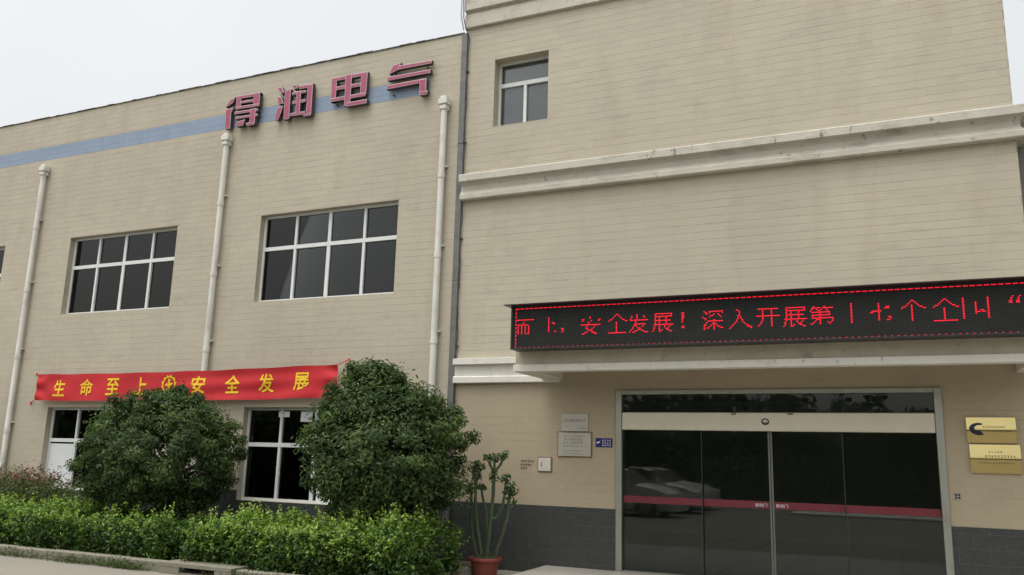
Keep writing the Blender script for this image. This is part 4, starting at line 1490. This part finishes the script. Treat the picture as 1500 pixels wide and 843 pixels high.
# ------------------------------------------------------------------ potted candelabra cactus
pc = empty("potted_cactus", (-5.40, 11.2, 0)); tag(pc, "tall branching green candelabra cactus in a red pot beside the dark stone base", "potted plant")
o = MB().lathe(-5.40, 11.2, [(0.001, 0.0), (0.15, 0.0), (0.165, 0.02), (0.205, 0.215), (0.235, 0.22), (0.24, 0.25), (0.235, 0.262), (0.21, 0.262), (0.205, 0.235), (0.001, 0.235)], 30).build("pot", M_terracotta, pc)
smooth_by_angle(o, 40)
MB().lathe(-5.40, 11.2, [(0.204, 0.245), (0.15, 0.26), (0.08, 0.27), (0.001, 0.272)], 24).build("soil", M_soil, pc)
STEMS = [([(-5.50, 0.25), (-5.545, 0.303), (-5.621, 0.547), (-5.658, 0.82), (-5.674, 1.073), (-5.675, 1.236)], 0.05, 1.0), ([(-5.45, 0.25), (-5.454, 0.31), (-5.519, 0.644), (-5.565, 1.008), (-5.562, 1.217), (-5.532, 1.415)], -0.06, 1.0),
         ([(-5.37, 0.25), (-5.363, 0.316), (-5.401, 0.651), (-5.428, 0.9), (-5.505, 1.103), (-5.536, 1.241)], 0.08, 0.9), ([(-5.38, 0.25), (-5.371, 0.315), (-5.338, 0.7), (-5.3, 1.135), (-5.298, 1.458)], 0.0, 1.25),
         ([(-5.298, 1.44), (-5.367, 1.549), (-5.411, 1.653)], 0.0, 0.75), ([(-5.299, 1.44), (-5.288, 1.69)], 0.0, 0.75), ([(-5.298, 1.44), (-5.197, 1.553), (-5.136, 1.705)], 0.0, 0.8),
         ([(-5.345, 0.78), (-5.238, 0.807), (-5.144, 0.959), (-5.107, 1.165), (-5.088, 1.395)], -0.03, 0.9), ([(-5.25, 0.25), (-5.222, 0.347), (-5.128, 0.599), (-5.046, 0.851), (-5.038, 1.032), (-5.014, 1.26)], -0.05, 1.0)]
g = np.random.default_rng(9)
for pts, dy, k in STEMS:
    n = len(pts)
    P3 = [(x, 11.2 + dy * i / max(1, n - 1) + 0.0, z) for i, (x, z) in enumerate(pts)]
    fine = []
    for i in range(n - 1):
        for s in range(4):
            f = s / 4; fine.append(tuple(P3[i][j] + (P3[i + 1][j] - P3[i][j]) * f for j in range(3)))
    fine.append(P3[-1])
    rad = [0.027 * k * (1 - 0.25 * i / len(fine)) * (1 + 0.10 * math.sin(i * 2.1)) for i in range(len(fine))]
    rad[-1] *= 0.6
    b = MB().tube(fine, rad, 10)
    # five ribs: pull every other vertex of each ring inwards
    for i in range(len(fine)):
        c = Vector(fine[i])
        for q in range(0, 10, 2):
            idx = i * 10 + q; b.v[idx] = tuple(c + (Vector(b.v[idx]) - c) * 0.62)
    b.build("stem", M_cactus, pc)
    tip = np.array(P3[-1]); low = np.array(P3[-2])
    m_ = 46; f = g.uniform(0.35, 1.05, m_) ** 0.6
    an = g.uniform(0, 6.28, m_); rr = 0.035 + g.uniform(0, 0.04, m_)
    pos = low + (tip - low) * f[:, None] * np.array([1, 1, 1]) + np.stack([np.cos(an) * rr, np.sin(an) * rr, g.uniform(-0.02, 0.035, m_)], 1)
    nr = np.stack([np.cos(an) * 0.6, np.sin(an) * 0.6, 0.6 + 0 * an], 1) + g.normal(size=(m_, 3)) * 0.3
    o = link("leaf_cluster", leaf_mesh("leaf_cluster", pos, nr, 0.07 * g.uniform(0.6, 1.2, m_), g.uniform(size=m_), width=0.55, seed=int(g.integers(999))), M_leaf_cactus, pc)
m_ = 90; pos = np.array([-5.0, 11.15, 1.13]) + g.normal(size=(m_, 3)) * [0.045, 0.04, 0.08]
link("leaf_cluster", leaf_mesh("leaf_cluster", pos, g.normal(size=(m_, 3)) + [0, -0.5, 0.5], 0.07 * g.uniform(0.6, 1.2, m_), g.uniform(size=m_), width=0.55, seed=55), M_leaf_cactus, pc)
m_ = 60; pos = np.array([-5.40, 11.2, 0.275]) + g.normal(size=(m_, 3)) * [0.09, 0.09, 0.015]
link("weed_tuft", leaf_mesh("weed_tuft", pos, g.normal(size=(m_, 3)) + [0, -0.5, 0.5], 0.06 * g.uniform(0.6, 1.2, m_), g.uniform(size=m_), width=0.3, seed=56), M_leaf_weed, pc)

# ------------------------------------------------------------------ the yard behind the camera, seen only in the glass
g = np.random.default_rng(77)
P_, N_, S_, T_ = [], [], [], []
X = -75.0
while X < 45:
    hgt = g.uniform(3.6, 5.0) + (1.4 if -16 < X < -6 else 0) + (1.0 if X < -20 else 0); w = g.uniform(1.7, 2.6); Y = -13 + g.uniform(-2.5, 1.5); n = 1500
    d = unit(n, g); d[:, 2] = np.abs(d[:, 2]) * g.choice([1, 1, -0.6], n)
    c = np.array([X, Y, hgt * 0.56]); rr = g.uniform(0.55, 1, n) ** 0.5
    p = c + d * np.array([w, w, hgt * 0.46]) * rr[:, None] * (1 + 0.18 * np.sin(d[:, [0]] * 9 + X) * np.cos(d[:, [2]] * 7))
    P_.append(p); N_.append(d + g.normal(size=(n, 3)) * 0.5); S_.append(g.uniform(0.2, 0.38, n)); T_.append(g.uniform(size=n))
    X += g.uniform(2.0, 3.4)
nh = 30000
p = np.stack([g.uniform(-75, 45, nh), -12 + g.uniform(-0.9, 0.9, nh), g.uniform(0.05, 2.0, nh)], 1)
P_.append(p); N_.append(g.normal(size=(nh, 3)) + [0, 0.6, 0.6]); S_.append(g.uniform(0.14, 0.3, nh)); T_.append(g.uniform(size=nh))
o = link("treeline", leaf_mesh("treeline", np.concatenate(P_), np.concatenate(N_), np.concatenate(S_), np.concatenate(T_), width=0.7, seed=3), M_leaf_far)
tag(o, "dark belt of trees across the yard, seen as a reflection in the glass doors", "trees", kind="stuff")
isl = MB().box(-3.4, 3.5, -8.3, -6.7, 0.0, 0.08).build("traffic_island", M_canopy_white, bevel=0.02)
tag(isl, kind="structure")
bw = MB().box(-80, 60, -17.2, -17.0, 0, 2.9).build("sky_gap_backing", M_greyrender)  # added out of view to keep sky from showing through the reflected trees
tag(bw, "grey wall added behind the yard trees, closing sky gaps in their reflection", "wall")


def sedan(label, loc, rz, col, group):
    t = empty("parked_car", loc); tag(t, label, "car", group)
    paint = surf("car_paint", col, 0.25, 0.03, 2, spec=0.6)
    ST = [(-2.28, .62, .62), (-2.2, .88, .78), (-1.75, .99, .85), (-1.42, 1.03, .87), (-0.85, 1.40, .88), (-0.35, 1.46, .88), (0.2, 1.45, .88), (0.5, 1.38, .88), (1.12, 1.0, .87), (1.75, .90, .84), (2.15, .74, .76), (2.28, .52, .62)]
    b = MB(); n = 7
    for (x, zt, w) in ST:
        cab = zt > 1.2; zb = 0.94 if cab else zt - 0.07
        for s_ in (1,):
            b.v += [(x, 0, .2), (x, w * .9, .2), (x, w, min(.42, zb - .05)), (x, w, min(.66, zb - .03)), (x, w * .95, zb), (x, w * (.66 if cab else .8), zt - .03), (x, 0, zt)]
    half = len(b.v)
    b.v += [(x, -y, z) for x, y, z in b.v[:half]]
    for k in (0, 1):
        for i in range(len(ST) - 1):
            for j in range(n - 1):
                a = k * half + i * n + j
                cabs = (ST[i][1] > 1.2) + (ST[i + 1][1] > 1.2)
                mi = 1 if (j == 4 and cabs == 2) or (j in (4, 5) and cabs == 1) else 0
                b.f.append((a, a + 1, a + n + 1, a + n)); b.m.append(mi)
    for e in (0, (len(ST) - 1) * n):
        b.f.append(tuple([e + j for j in range(n)] + [half + e + j for j in reversed(range(n))])); b.m.append(0)
    me = b.mesh("body")
    bm = bmesh.new(); bm.from_mesh(me); bmesh.ops.remove_doubles(bm, verts=bm.verts, dist=1e-4); bmesh.ops.recalc_face_normals(bm, faces=bm.faces); bm.to_mesh(me); bm.free()
    def put(name, me, mats):
        o = link(name, me, mats, t); o.location = (0, 0, 0); return o
    smooth_by_angle(put("body", me, [paint, M_black]), 32)
    for sx in (-1.38, 1.42):
        for sy in (-1, 1):
            w = MB().tube([(sx, sy * .66, .32), (sx, sy * .895, .32)], .32, 22).mesh("tyre"); put("tyre", w, M_cable)
            w = MB().tube([(sx, sy * .80, .32), (sx, sy * .903, .32)], .2, 10).mesh("rim"); put("rim", w, M_steel)
    for sy in (-1, 1):
        put("headlight", MB().box(2.12, 2.24, sy * .62 - .12, sy * .62 + .12, .62, .72).mesh("headlight"), M_ink_white)
        put("tail_light", MB().box(-2.26, -2.16, sy * .6 - .13, sy * .6 + .13, .72, .86).mesh("tail_light"), M_red)
        put("mirror", MB().box(.78, .92, sy * .95 - .08, sy * .95 + .08, .95, 1.07).mesh("mirror"), paint)
    t.rotation_euler = (0, 0, rz)
    return t


sedan("white car nearest the entrance in the row reflected in the glass doors", (-8.3, -2.4, 0), R(6), (0.6, 0.6, 0.58), "cars parked across the yard")
sedan("silver car in the middle of the row reflected in the glass doors", (-8.1, -5.0, 0), R(5), (0.55, 0.56, 0.56), "cars parked across the yard")
sedan("pale grey car farthest away in the row reflected in the glass doors", (-8.3, -7.6, 0), R(6), (0.5, 0.5, 0.5), "cars parked across the yard")
